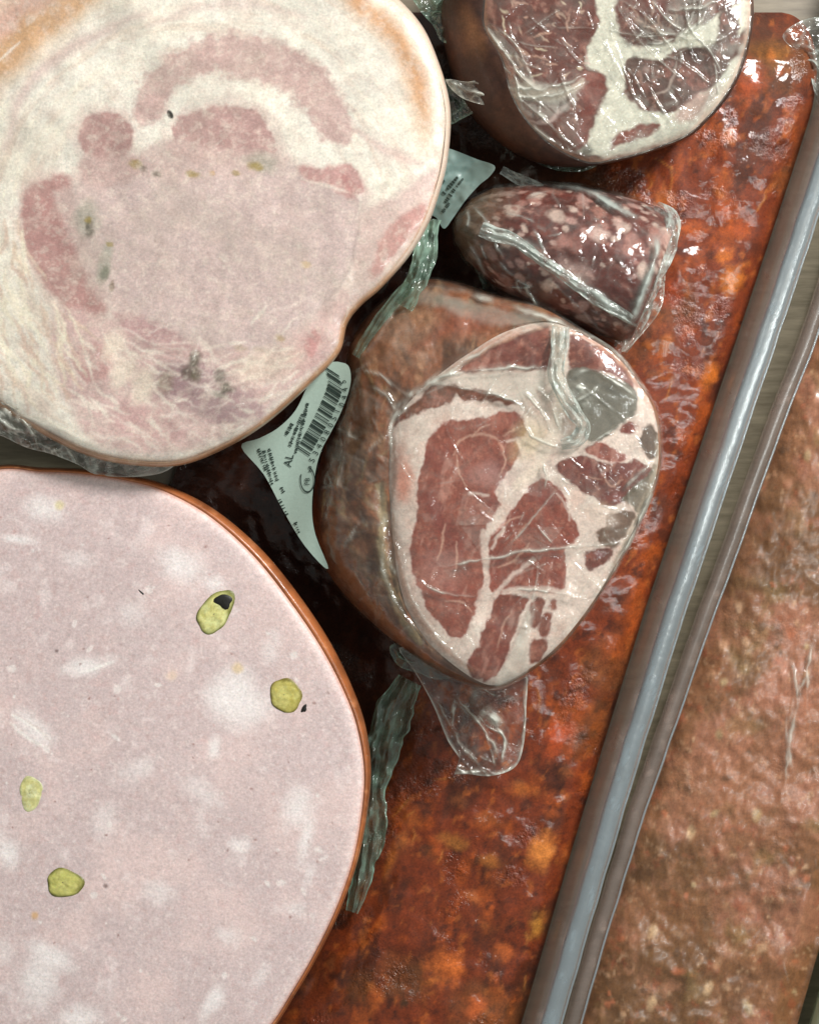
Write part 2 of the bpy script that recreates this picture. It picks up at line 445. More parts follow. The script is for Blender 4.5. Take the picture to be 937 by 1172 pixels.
def brown_slab():
    nu, nv = 430, 210
    yy = np.linspace(-40, 1230, nu)[:, None]; v = np.linspace(0, 1, nv)[None]
    X = wx2(yy)-6+v*(250+0*yy); Y = yy+0*v; off = X-wx2(yy)+6
    z = 34+20*(1-np.exp(-off/20))-26*sstep(215, 245, off)+(fbm(X, Y, 50, 61, 4)-.5)*14+(fbm(X, Y, 12, 63, 3)-.5)*3
    x = X.ravel(); y = Y.ravel()
    p = Paint(x, y, (150, 104, 72))
    p.veil(110, .42, .58, (122, 86, 52), 65, .9); p.veil(60, .48, .66, (176, 122, 100), 66, .9); p.veil(28, .55, .75, (112, 76, 44), 67, .7)
    p.veil(20, .58, .78, (186, 134, 108), 68, .7); p.veil(13, .6, .8, (168, 92, 62), 69, .6); p.veil(8, .64, .84, (206, 172, 144), 70, .6)
    p.veil(36, .6, .8, (150, 130, 84), 71, .45)
    p.ell(855, 660, 40, 75, .4, (116, 78, 44), .6, .6, .5, 300); p.ell(905, 830, 34, 110, .2, (186, 128, 106), .7, .6, .5, 301)
    p.ell(830, 890, 45, 70, .3, (182, 126, 100), .7, .55, .5, 302); p.ell(770, 1050, 30, 70, .3, (136, 94, 58), .6, .5, .5, 303)
    rng = random.Random(9)
    for k in range(110):
        b = rng.uniform(380, 1172); a = float(wx2(b))+rng.uniform(4, 230)
        s = rng.uniform(1.5, 5)
        p.ell(a, b, s, s*rng.uniform(.8, 2), rng.uniform(0, 3), rng.choice([(214, 178, 150), (204, 160, 130), (196, 176, 140), (200, 120, 84), (96, 66, 40)]), .6, .7, .35, 310+k, .8)
    for a, b in ((790, 953), (747, 1066), (810, 1131), (745, 1148)):
        p.ell(a, b, 5, 8, .3, (222, 192, 160), .5, .85, .3, 9, 1)
    p.noise(5, .28, 75); p.col *= np.array([.74, .66, .54])
    t = thing('brown_sausage_slab', 'long pale brown pink mottled sausage slab in the right tray', 'sausage', 850, 800, 4)
    lines = [([(905, 750), (912, 800), (903, 850), (908, 890)], 2.2, 2.5, .5), ([(930, 730), (922, 790), (928, 850)], 2.2, 3, .5), ([(895, 800), (900, 840), (897, 900)], 1.8, 2, .4),
             ([(925, 770), (908, 800), (903, 830)], 2, 2, .4)]
    link_mesh('sausage_meat', wpos(x, y, z.ravel()+p.h), grid_faces(nu, nv), M['brown'], t, {'Col': p.col})
    # packing film lying on it where it wrinkles
    h, mk = crease(x, y, lines+rand_lines(9, (860, 560, 960, 1172), rng, (1, 1.8), (1, 2), (.1, .3), (8, 30), (1.7, .6)), 77)
    link_mesh('film', wpos(x, y, z.ravel()+3+h), grid_faces(nu, nv), M['film_soft'], t, {'milk': np.clip(mk, 0, .8)})
brown_slab()

# ================================================================== trays
def sweep(name, ys, xf, prof, mat, parent, dirx=1, closed=True, milk=None):
    rows = []
    for y in ys:
        x = float(xf(y)); rows.append([(x+dirx*a, y+.31*a*dirx, z) for a, z in prof])
    A = np.array(rows, float); nu, nv = A.shape[:2]; n = nv
    wob = (vnoise(A[..., 1], A[..., 0]*0, 26, 8)-.5)*1.4
    X = (A[..., 0]+wob).ravel(); Y = A[..., 1].ravel(); Z = A[..., 2].ravel()
    i = np.arange(nu-1)[:, None]*n; j = np.arange(n if closed else n-1)[None]; j2 = (j+1) % n
    F = np.stack([i+j, i+n+j, i+n+j2, i+j2], -1).reshape(-1, 4)
    mk = vnoise(Y, X, 18, 3)*.14+.35*sstep(.62, .85, fbm(X*3, Y*.6, 14, 5, 3))
    return link_mesh(name, wpos(X, Y, Z), F, mat, parent, {'milk': mk})

def trays():
    ys = np.linspace(-160, 1290, 240)
    t = thing('plastic_tray', 'clear plastic tray with thick shiny rim round the red sausage slab', 'tray', 600, 700, 2, 'clear plastic trays side by side')
    wall = [(-4, 26), (0, 60), (9, 88), (19, 104), (21, 101), (12, 84), (3, 58), (0, 26)]
    sweep('wall', ys, wx, wall, M['tray'], t)
    rim = [(18+11+11*math.cos(a), 100+9*math.sin(a)) for a in np.linspace(0, 2*math.pi, 24, endpoint=False)]
    sweep('rim', ys, wx, rim, M['rim'], t)
    bead = [(41+1.3*math.cos(a), 98+1.3*math.sin(a)) for a in np.linspace(0, 2*math.pi, 8, endpoint=False)]
    sweep('rim', ys, wx, bead, M['rim'], t)
    skirt = [(39, 97), (36, 50), (33, 8), (31, 8), (34, 50), (37, 97)]
    sweep('skirt', ys, wx, skirt, M['tray'], t)
    lw = [(-600, 8), (-602, 40), (-608, 44), (-611, 40), (-605, 6)]
    sweep('wall', ys, wx, lw, M['tray'], t)
    V = []; 
    for y in ys: V += [(float(wx(y))-603, y-180, 3), (float(wx(y))+32, y, 3)]
    V = np.array(V); link_mesh('floor_panel', wpos(V[:, 0], V[:, 1], V[:, 2]), grid_faces(len(ys), 2), M['tray'], t, {'milk': np.zeros(len(V))})
    t = thing('plastic_tray', 'clear plastic tray with narrow glinting lip round the pale brown sausage slab', 'tray', 850, 800, 2, 'clear plastic trays side by side')
    ys2 = np.linspace(-100, 1290, 230)
    wall = [(0, 20), (-2, 46), (-7, 58), (-15, 62), (-20, 56), (-22, 44), (-20, 43), (-17, 54), (-8, 53), (-5, 44), (-3, 20)]
    sweep('wall', ys2, wx2, wall, M['tray'], t)
    lip = [(-3.5+1.3*math.cos(a), 57+1.3*math.sin(a)) for a in np.linspace(0, 2*math.pi, 8, endpoint=False)]
    sweep('rim', ys2, wx2, lip, M['rim'], t)
    r2 = [(236, 8), (238, 50), (246, 70), (262, 76), (274, 66), (272, 10), (268, 10), (268, 62), (250, 64), (243, 48), (241, 8)]
    sweep('wall', ys2, wx2, r2, M['film_green_wall'], t)
    V = []
    for y in ys2: V += [(float(wx2(y))-4, y, 4), (float(wx2(y))+270, y+80, 4)]
    V = np.array(V); link_mesh('floor_panel', wpos(V[:, 0], V[:, 1], V[:, 2]), grid_faces(len(ys2), 2), M['tray'], t, {'milk': np.zeros(len(V))})
M['film_green_wall'] = film_mat('tray_far_wall', milk=(200, 208, 184), base=.6, through=.6, rough=.25, bump=.3, bs=60)
trays()

# ================================================================== mortadella
MO = [(-20, 541), (50, 540), (100, 543), (150, 551), (190, 563), (240, 591), (290, 636), (333, 690), (368, 742), (393, 790), (409, 832), (417, 880), (414, 930), (404, 985),
      (385, 1040), (360, 1092), (335, 1135), (305, 1180), (240, 1250), (150, 1305), (20, 1335), (-130, 1300), (-260, 1200), (-340, 1050), (-345, 880), (-280, 720), (-160, 600)]
def mortadella():
    c = (30, 930); N, M_ = 900, 230
    X, Y, t, th, r = radial(MO, c, N, M_)
    zf = lambda x, y: 196+0*x
    z = zf(X, Y)-5*edge_roll(t, r, 5)+(fbm(X, Y, 150, 3, 2)-.5)*6
    p = Paint(X, Y, (202, 181, 178))
    p.veil(4, .55, .8, (226, 210, 204), 91, .5); p.veil(5, .56, .8, (186, 152, 146), 92, .35)
    p.veil(60, .45, .75, (222, 196, 190), 5, .6); p.veil(24, .6, .82, (228, 212, 208), 6, .55); p.veil(14, .66, .84, (204, 170, 166), 8, .4)
    W_ = (232, 222, 218)
    F = [(52, 582, 24, 14, .2), (208, 648, 27, 17, .5), (245, 668, 14, 10, .3), (275, 800, 36, 30, .5), (262, 792, 24, 20, 0), (38, 832, 28, 13, .7), (100, 762, 30, 10, -.15),
         (20, 617, 24, 5, .1), (340, 925, 18, 22, .3), (350, 960, 8, 24, .2), (245, 855, 7, 13, .1), (8, 975, 18, 18, 0), (275, 968, 14, 10, 0), (45, 1125, 20, 30, -.2), (60, 1095, 28, 12, .5),
         (90, 1165, 26, 14, -.2), (245, 1145, 9, 22, .5), (262, 1070, 14, 9, .2), (300, 1115, 7, 17, .5), (355, 1000, 6, 16, .3), (230, 905, 28, 12, .6), (310, 745, 10, 16, .2),
         (150, 700, 18, 14, .2), (90, 640, 18, 10, 0), (340, 1040, 10, 9, 0), (4, 1090, 12, 14, 0), (180, 1020, 20, 12, .4), (160, 880, 26, 13, -.4), (120, 940, 16, 20, .2)]
    for k, (a, b, rx, ry, an) in enumerate(F): p.ell(a, b, rx*.85, ry*.85, an, W_, .9, (.9 if k < 17 else .5), .45, 30+k, .4)
    for k, (pts, w) in enumerate([([(14, 818), (40, 832), (58, 846)], 4), ([(12, 828), (34, 846), (55, 856)], 3), ([(90, 770), (110, 764), (130, 758)], 3)]):
        p.line(pts, w, (240, 234, 226), 2, 2, 10, 90+k, .8, .8)
    p.line([(20, 818), (44, 834), (60, 850)], 2, (196, 166, 160), 1.5, 1, 10, 95, .5)
    for k, (a, b, s_, c_) in enumerate([(40, 1048, 4, (208, 164, 112)), (272, 765, 6, (216, 190, 150)), (197, 773, 6, (222, 196, 176)), (121, 1014, 2.5, (120, 100, 96)), (65, 745, 2, (110, 90, 86)), (68, 578, 5, (222, 206, 160))]):
        p.ell(a, b, s_, s_, 0, c_, .5, .8, .3, 60+k)
    rng = random.Random(4)
    for k in range(60):
        a = rng.uniform(0, 400); b = rng.uniform(560, 1172); p.ell(a, b, rng.uniform(1, 2.2), rng.uniform(1, 2), 0, rng.choice([(232, 220, 214), (196, 158, 152), (240, 232, 226)]), .5, .7, .3, 120+k, .4)
    for k in range(45):
        a = rng.uniform(0, 400); b = rng.uniform(560, 1172); p.ell(a, b, rng.uniform(.9, 1.8), rng.uniform(.8, 1.5), 0, (150, 112, 104), .4, .8, .2, 220+k, -1)
    for k in range(26):
        a = rng.uniform(0, 390); b = rng.uniform(570, 1172); p.ell(a, b, rng.uniform(3, 6), rng.uniform(2, 5), rng.uniform(0, 3), (230, 218, 212), .2, .75, .35, 270+k, .4)
    # pale translucent band just inside the rind
    d = (1-t)*np.tile(r, M_); p.mix(np.exp(-(d/2.5)**2)*.7, (190, 120, 82)); p.mix(np.exp(-((d-7)/4)**2)*.25, (228, 208, 200))
    T = thing('mortadella', 'huge round pale pink mortadella slice with green pistachios and orange rind', 'mortadella', 60, 930, 100)
    link_mesh('cut_face', wpos(X, Y, z), ring_faces(M_, N), M['mort'], T, {'Col': p.col})
    # rind: rolls over the edge and down
    rings = []; xs = []; 
    prof = [(0, 191), (2, 192.5), (4, 191), (6, 187), (8, 179), (9, 168), (9.5, 150), (9, 130), (7, 112), (0, 104), (-40, 103), (-250, 103)]
    bulge = .45+.9*np.exp(-((th+.65-2*np.pi*(th > np.pi))/.55)**2)
    for o, zz in prof:
        rr = r+o*(bulge if o > 0 else 1); rings.append((c[0]+rr*np.cos(th), c[1]+rr*np.sin(th), zz+0*th))
    RX = np.concatenate([q[0] for q in rings]); RY = np.concatenate([q[1] for q in rings])
    q = Paint(RX, RY, (166, 98, 56)); q.veil(30, .45, .7, (128, 74, 42), 4, .7); q.veil(9, .6, .8, (206, 140, 96), 5, .5)
    loft('rind', rings, M['rind'], T, {'Col': q.col})
    # pistachios
    def nut(a, b, rx, ry, an, h, c1, c2):
        t_ = np.linspace(0.03, 1, 14)[:, None]; ph = np.linspace(0, 2*np.pi, 40, endpoint=False)[None]
        lob = 1+.07*np.sin(2*ph+1+a)+.05*np.sin(3*ph+a)+.04*np.sin(5*ph+b)
        u = t_*rx*np.cos(ph)*lob*(1+.16*np.cos(ph)); v = t_*ry*np.sin(ph)*lob; ca, sa = math.cos(an), math.sin(an)
        x = (a+u*ca-v*sa).ravel(); y = (b+u*sa+v*ca).ravel(); tt = (t_+0*ph).ravel()
        zz = 195.9+(fbm(x, y, 150, 3, 2)-.5)*6+h*.45*np.sqrt(np.clip(1-tt**4, 0, 1))+(fbm(x, y, 5, 3, 2)-.5)*1.2-(tt > .99)*1.5
        pp = Paint(x, y, c1); pp.veil(7, .4, .65, (198, 190, 118), 3, .7); pp.veil(4, .55, .75, (150, 142, 62), 4, .5); pp.mix(sstep(.72, .98, tt+.25*(fbm(x, y, 8, 6, 3)-.5)), c2); pp.noise(4, .3, 5)
        return link_mesh('pistachio', wpos(x, y, zz), ring_faces(14, 40), M['pist'], T, {'Col': pp.col})
    nut(245, 703, 28, 19, -1.05, 4, (206, 204, 140), (96, 98, 36))['label'] = 'oval yellow green pistachio with a dark hollow at its upper end'
    nut(325, 795, 21, 19, .35, 3.5, (184, 172, 92), (112, 100, 40))['label'] = 'rounded yellow pistachio beside a white fat patch near the right rind'
    nut(34, 908, 14, 21, -.1, 1.6, (206, 204, 156), (190, 188, 140))['label'] = 'pale faded pistachio near the left edge'
    nut(72, 1010, 23, 17, .3, 3.5, (188, 184, 104), (98, 96, 36))['label'] = 'lowest small pistachio with a dark green skin'
    def bit(name, a, b, rx, ry, an, zb, h, mat, col=None):
        t_ = np.linspace(0.05, 1, 6)[:, None]; ph = np.linspace(0, 2*np.pi, 20, endpoint=False)[None]
        lob = 1+.15*np.sin(3*ph+a)+.1*np.sin(4*ph+b)
        u = t_*rx*np.cos(ph)*lob; v = t_*ry*np.sin(ph)*lob; ca, sa = math.cos(an), math.sin(an)
        x = (a+u*ca-v*sa).ravel(); y = (b+u*sa+v*ca).ravel(); zz = zb+(fbm(x, y, 150, 3, 2)-.5)*6+h*np.sqrt(np.clip(1-(t_+0*ph).ravel()**2, 0, 1))
        return link_mesh(name, wpos(x, y, zz), ring_faces(6, 20), mat, T)
    bit('pistachio_hollow_shade', 256, 688, 10, 8, .2, 197.6, 1.6, M['pepper_and_hollow_shade'])  # dark patch laid on the nut to stand for its shaded hollow
    bit('peppercorn', 348, 811, 5.5, 3, -1.1, 195.6, 1.6, M['pepper_and_hollow_shade'])
    bit('peppercorn', 162, 678, 5, 1.1, .75, 195.6, 1, M['pepper_and_hollow_shade'])
    for b in T.children:
        pass
    return T
mort_t = mortadella()

# ================================================================== pancetta
PO = [(430, -14), (455, 6), (480, 36), (497, 75), (507, 110), (510, 140), (506, 185), (497, 220), (484, 256), (463, 291), (432, 326), (408, 347), (393, 367), (384, 400), (352, 435),
      (302, 480), (252, 510), (205, 527), (155, 527), (105, 517), (55, 494), (0, 460), (-60, 410), (-110, 310), (-115, 190), (-80, 70), (-10, -30), (60, -75), (150, -120), (260, -130), (360, -80)]
def pancetta():
    c = (215, 210); N, M_ = 950, 230
    X, Y, t, th, r = radial(PO, c, N, M_)
    base = lambda x, y: 246+(y-250)*-.03
    z = base(X, Y)-7*edge_roll(t, r, 8)+(fbm(X, Y, 90, 3, 3)-.5)*10
    p = Paint(X, Y, (226, 219, 206))
    p.veil(40, .4, .7, (238, 230, 214), 1, .8)
    # faint concentric streaks in the outer fat
    R = np.hypot((X-225)/1.0, (Y-250)/.95); A = np.arctan2(Y-250, X-225)
    n = fbm(R*1.5, A*60, 16, 3, 4); p.mix(sstep(.52, .72, n)*.55*sstep(150, 200, R), (212, 190, 172))
    n = fbm(R*2.2, A*70, 12, 5, 4); p.mix(sstep(.56, .76, n)*.5*sstep(150, 200, R), (238, 228, 208))
    gr = (198, 175, 169)
    # outer faint lean arc
    p.line([(5, 170), (25, 110), (60, 70), (110, 38), (170, 18)], 15, (206, 178, 170), 7, 5, 30, 3, .7)
    p.line([(170, 28), (230, 8), (290, 6), (350, 20)], 12, (208, 184, 176), 6, 5, 30, 4, .6)
    p.poly([(155, 138), (163, 105), (182, 72), (215, 50), (262, 42), (310, 46), (350, 66), (385, 98), (402, 140), (396, 160), (372, 158), (356, 132), (330, 106), (290, 88), (245, 84), (212, 92), (192, 112), (180, 138)], (190, 158, 151), 7, 6, 22, 5, .95, fray=9, grow=2)
    p.line([(360, 110), (385, 130), (400, 158)], 14, (208, 180, 172), 5, 6, 14, 6, .6)
    p.line([(410, 150), (440, 170), (480, 188)], 12, (204, 172, 164), 6, 5, 22, 7, .7)
    # centre, with a soft pinkish transition round each lean piece
    for k, L_ in enumerate([[(85, 200), (108, 168), (185, 180), (290, 165), (340, 182), (420, 216), (420, 255), (410, 305), (385, 350), (345, 382), (300, 405), (190, 402), (130, 365), (98, 318), (76, 262)],
            [(190, 160), (204, 130), (232, 118), (268, 114), (300, 124), (318, 150), (325, 180), (200, 184)], [(84, 150), (98, 128), (122, 122), (146, 128), (159, 150), (150, 175), (108, 188), (88, 170)],
            [(18, 232), (34, 202), (62, 194), (88, 204), (92, 240), (104, 275), (112, 310), (130, 345), (120, 374), (90, 376), (60, 348), (36, 314), (20, 272)]]):
        p.poly(L_, (212, 190, 180), 10, 7, 18, 950+k, .75, fray=7)
    p.poly([(95, 200), (108, 178), (150, 178), (185, 188), (230, 180), (290, 172), (335, 190), (385, 212), (412, 222), (414, 250), (404, 300), (380, 340), (345, 372), (300, 398), (240, 405), (190, 395), (140, 360), (108, 318), (86, 262)], gr, 6, 6, 30, 8)
    p.poly([(195, 158), (206, 136), (232, 124), (268, 120), (296, 130), (310, 150), (316, 172), (290, 184), (240, 186), (200, 178)], (178, 142, 136), 3, 4, 14, 9, fray=5)
    p.poly([(150, 185), (195, 158), (240, 170), (300, 172), (330, 186), (260, 205), (180, 205)], (198, 172, 164), 6, 4, 20, 10, .8)
    p.poly([(90, 150), (100, 134), (122, 128), (142, 134), (153, 150), (150, 168), (135, 182), (108, 182), (93, 168)], (176, 138, 132), 3, 2, 14, 11)
    p.poly([(95, 180), (150, 178), (160, 200), (110, 215), (92, 205)], (192, 162, 154), 6, 3, 20, 12, .8)
    p.poly([(24, 232), (38, 208), (62, 200), (82, 208), (84, 240), (96, 275), (104, 310), (122, 345), (118, 366), (95, 370), (66, 345), (42, 312), (26, 272)], (176, 132, 126), 5, 4, 20, 13)
    p.poly([(62, 220), (100, 215), (112, 260), (118, 320), (135, 350), (112, 345), (92, 300), (74, 256)], (200, 176, 168), 7, 4, 20, 14, .8)
    p.poly([(340, 190), (370, 192), (400, 188), (416, 205), (420, 222), (402, 226), (380, 214), (350, 206)], (188, 146, 140), 4, 4, 14, 15)
    p.line([(345, 205), (380, 214), (412, 226), (408, 250)], 4, (228, 214, 200), 2, 2, 12, 16, .7)
    # right lean streaks
    p.poly([(420, 240), (455, 222), (500, 190), (506, 215), (490, 255), (462, 294), (430, 328), (405, 348), (404, 310), (412, 270)], (204, 176, 168), 6, 4, 24, 17, .9)
    p.poly([(424, 312), (436, 275), (458, 248), (482, 232), (490, 238), (478, 266), (450, 296), (430, 318)], (188, 136, 128), 4, 3, 16, 18, .9)
    p.line([(412, 250), (405, 290), (390, 325), (360, 358)], 3, (150, 130, 122), 2, 2, 14, 19, .45)
    p.line([(428, 335), (445, 305), (480, 262), (498, 232)], 6, (222, 202, 190), 3, 2, 12, 20, .7)
    # lower folded part
    p.poly([(60, 360), (110, 360), (160, 372), (220, 398), (300, 400), (350, 372), (396, 330), (405, 350), (385, 400), (340, 440), (290, 485), (230, 512), (160, 520), (110, 505), (70, 450)], (200, 168, 162), 8, 6, 30, 21, .95)
    p.poly([(130, 358), (165, 362), (215, 388), (240, 412), (200, 402), (150, 388)], (178, 140, 138), 5, 4, 14, 22, .85)
    p.poly([(84, 408), (104, 392), (128, 400), (126, 430), (104, 438), (88, 428)], (192, 150, 144), 4, 4, 14, 23, .9)
    p.poly([(175, 425), (215, 412), (262, 425), (290, 450), (300, 478), (262, 490), (215, 468), (180, 450)], (158, 126, 128), 8, 7, 16, 24, .9, tex=.3)
    p.poly([(125, 480), (150, 462), (190, 478), (215, 500), (170, 505)], (192, 154, 150), 5, 5, 14, 25, .8)
    p.poly([(335, 400), (362, 375), (378, 385), (366, 412), (340, 430), (322, 425)], (196, 158, 152), 5, 4, 14, 26, .8)
    p.poly([(348, 395), (360, 378), (368, 390), (356, 408)], (190, 132, 128), 3, 2, 14, 27, .8)
    p.poly([(385, 205), (396, 200), (412, 216), (404, 222)], (176, 120, 116), 3, 2, 10, 28, .8)
    rng = random.Random(12)
    for k in range(110):      # white fat threads through the lower fold
        a = rng.uniform(70, 330); b = 400+rng.uniform(-30, 100)-(a-150)**2*.0006; an = 1.1-(a-70)*.006+rng.gauss(0, .35); l = rng.uniform(14, 46)
        p.line([(a, b), (a+l*.5*math.cos(an)+rng.uniform(-4, 4), b+l*.5*math.sin(an)), (a+l*math.cos(an), b+l*math.sin(an))], rng.uniform(1.5, 5), rng.choice([(230, 216, 202), (224, 206, 196), (234, 224, 208)]), 1.8, 4, 12, 400+k, .65, .6)
    for k in range(95):      # creamy streaks down the left side
        a = rng.uniform(-10, 75); b = rng.uniform(250, 440); an = 1.5+rng.gauss(0, .3)-(b-250)*.002; l = rng.uniform(20, 60)
        if 20 < a < 110 and 200 < b < 340 and a > 30: continue
        p.line([(a, b), (a+l*.5*math.cos(an)+rng.uniform(-5, 5), b+l*.5*math.sin(an)), (a+l*math.cos(an), b+l*math.sin(an))], rng.uniform(2, 6), rng.choice([(238, 228, 204), (216, 192, 170), (232, 220, 196), (206, 176, 158)]), 1.8, 4, 12, 500+k, .75, .6)
    for k, (a, b) in enumerate([(130, 395), (140, 425), (165, 440)]): p.ell(a, b, 12, 20, .4, (226, 212, 192), .5, .7, .5, 600+k)
    p.ell(300, 420, 40, 16, -.3, (214, 196, 176), .7, .6, .4, 610)
    p.ell(240, 338, 17, 16, 0, (190, 160, 152), .1, .35, .1, 611); p.ell(240, 338, 14, 13, 0, gr, .2, .9, .1, 611)
    # herbs
    ol = (52, 46, 14); yo = (150, 128, 50); tl = (142, 152, 130)
    for k, (a, b, rx, ry, c_, op) in enumerate([(100, 250, 14, 18, tl, .5), (300, 186, 18, 11, tl, .45), (120, 300, 7, 20, tl, .5), (155, 188, 7, 5, yo, .7), (180, 199, 5, 4, ol, .7), (164, 193, 4, 4, ol, .6), (221, 200, 7, 4, yo, .8),
            (292, 190, 8, 5, yo, .8), (103, 262, 5, 9, ol, .75), (101, 252, 4, 4, yo, .8), (126, 280, 4, 3, yo, .7), (121, 312, 5, 11, (78, 86, 60), .7), (128, 327, 3, 6, (96, 72, 36), .8), (222, 413, 7, 11, ol, .85), (216, 426, 8, 9, ol, .7), (225, 430, 6, 8, (80, 74, 44), .7),
            (252, 430, 6, 7, ol, .8), (259, 443, 8, 6, ol, .85), (254, 452, 8, 4, ol, .6), (190, 437, 9, 11, (128, 110, 84), .55), (270, 198, 5, 3, yo, .6), (243, 198, 3, 3, (190, 150, 100), .7), (350, 303, 5, 4, (206, 176, 120), .6), (320, 387, 6, 4, (180, 152, 100), .6), (275, 398, 7, 4, (170, 150, 120), .5), (298, 400, 9, 3, (170, 150, 124), .4)]):
        p.ell(a, b, rx, ry, .2, c_, .55, op, .5, 620+k)
    p.ell(195, 131, 3.2, 5.5, -.5, (24, 20, 14), .2, 1, .1, 5, 1)
    # tan smoked band near the skin, upper left and upper right
    d = (1-t)*np.tile(r, M_)
    ang = np.degrees(np.arctan2(Y-c[1], X-c[0]))
    ur = sstep(-75, -58, ang)*sstep(-2, -22, ang)
    nn = fbm(X, Y, 22, 71, 3)
    p.mix(np.exp(-((d-20-10*nn)/15)**2)*ur, (196, 148, 106))
    p.mix(np.exp(-(d/5)**2)*ur, (214, 196, 176))
    ul = ((X < 190) & (Y < 130)).astype(float)
    l2 = (X*.62+Y*.78)            # distance across the upper left corner
    p.mix(sstep(96, 60, l2+14*(nn-.5)+X*.05)*ul, (200, 158, 118)); p.mix(sstep(48, 26, l2+16*(nn-.5))*ul, (206, 166, 148)); p.mix(sstep(20, 4, l2)*ul, (216, 186, 164))
    p.line([(0, 70), (14, 56), (24, 48)], 2.5, (240, 232, 220), 1.5, 1, 10, 72, .8)
    low = sstep(20, 50, ang)
    p.mix(np.exp(-(d/2.2)**2)*(1-ur)*.8, (190, 138, 100))
    p.veil(9, .5, .75, (220, 202, 188), 74, .35); p.veil(5, .55, .8, (232, 220, 204), 75, .3); p.veil(18, .55, .75, (186, 158, 148), 76, .22)
    p.noise(10, .14, 73)
    T = thing('pancetta', 'large round creamy white and pink rolled pancetta slice with herb specks', 'pancetta', 215, 210, 110)
    link_mesh('cut_face', wpos(X, Y, z), ring_faces(M_, N), M['face'], T, {'Col': p.col})
    rings = []
    ze = (base(c[0]+r*np.cos(th), c[1]+r*np.sin(th))-7)
    wr = 1+.0*th
    for o, zz in [(0, 0), (2, -1), (4, -5), (5.5, -12), (6, -30), (4, -60), (0, -95), (-8, -120), (-60, -128), (-240, -128)]:
        rr = r+o*wr; rings.append((c[0]+rr*np.cos(th), c[1]+rr*np.sin(th), ze+zz))
    RX = np.concatenate([q[0] for q in rings]); RY = np.concatenate([q[1] for q in rings])
    q = Paint(RX, RY, (186, 142, 108)); q.veil(20, .45, .7, (150, 110, 80), 4, .6); q.mix(sstep(420, 460, RX)*sstep(330, 290, RY), (206, 184, 166)); q.veil(9, .6, .8, (214, 186, 156), 5, .5)
    loft('rind', rings, M['rind'], T, {'Col': q.col})
    # vacuum film over the slice: thin, with a few wrinkles
    rr = r+1.5; tt = np.linspace(.0002, 1, 150)[:, None]; FX = (c[0]+tt*rr[::2]*np.cos(th[::2])).ravel(); FY = (c[1]+tt*rr[::2]*np.sin(th[::2])).ravel()
    rng = random.Random(8)
    ln = [([(150, 385), (190, 398), (215, 400)], 2, 2, .3), ([(90, 505), (150, 500), (210, 512)], 2, 2, .25), ([(4, 470), (60, 488), (120, 515)], 2.5, 3, .4), ([(240, 325), (250, 345), (235, 350)], 1.2, 1, .15),
          ([(250, 488), (268, 494), (280, 486)], 2.5, 3, .5), ([(400, 350), (398, 362), (392, 374)], 2, 2, .4), ([(300, 462), (306, 455), (312, 452)], 2, 2, .3)]
    ln += rand_lines(22, (60, 380, 320, 500), rng, (1, 2), (1, 2), (.05, .22), (12, 40))
    h, mk = crease(FX, FY, ln, 9)
    FZ = base(FX, FY)+3+h+(fbm(FX, FY, 90, 3, 3)-.5)*10+(fbm(FX, FY, 40, 13, 3)-.5)*4; te = np.tile(rr[::2], 150)*(1-np.repeat(tt.ravel(), len(th[::2])))
    FZ -= 6*np.exp(-te/6)
    link_mesh('film', wpos(FX, FY, FZ), ring_faces(150, len(th[::2])), M['film_tight'], T, {'milk': np.clip(mk+.02+.14*sstep(.45, .8, fbm(FX, FY, 70, 15, 4)), 0, .7)})
    rng = random.Random(7)
    film_patch('film_skirt', [(-30, 440), (20, 466), (60, 488), (110, 508), (160, 520), (200, 528), (186, 541), (150, 546), (110, 543), (90, 532), (60, 520), (30, 512), (0, 498), (-30, 490)],
               (60, 503), lambda x, y: 222-.9*np.clip(y-490-(x-20)*.2, -10, 60), M['film'], T, 220, 40,
               rand_lines(26, (-10, 455, 120, 520), rng, (1.2, 2.4), (2, 5), (.3, .8), (10, 40), (.6, .5)), 5, 14, 4, .5, .5, 2.5)
    return T
panc_t = pancetta()

# ================================================================== middle cured pork neck
CF = [(451, 486), (470, 458), (497, 433), (535, 405), (580, 379), (627, 369), (666, 383), (704, 407), (729, 437), (748, 470), (753, 505), (752, 535), (744, 562), (731, 592), (712, 632), (690, 670),
      (664, 708), (635, 742), (605, 766), (572, 783), (550, 781), (520, 762), (490, 735), (468, 702), (457, 668), (451, 630), (447, 590), (445, 550), (446, 515)]
CB = [(405, 385), (430, 352), (478, 322), (520, 322), (570, 338), (620, 352), (668, 380), (706, 405), (731, 436), (751, 470), (756, 505), (755, 535), (747, 562), (733, 594), (714, 634), (692, 672),
      (666, 711), (637, 745), (607, 769), (572, 787), (545, 786), (505, 770), (462, 742), (425, 712), (392, 678), (370, 645), (358, 605), (360, 560), (370, 515), (384, 465), (394, 425)]
CC = (590, 580)
def cface_z(x, y): return 236+(x-590)*.05-(y-580)*.03
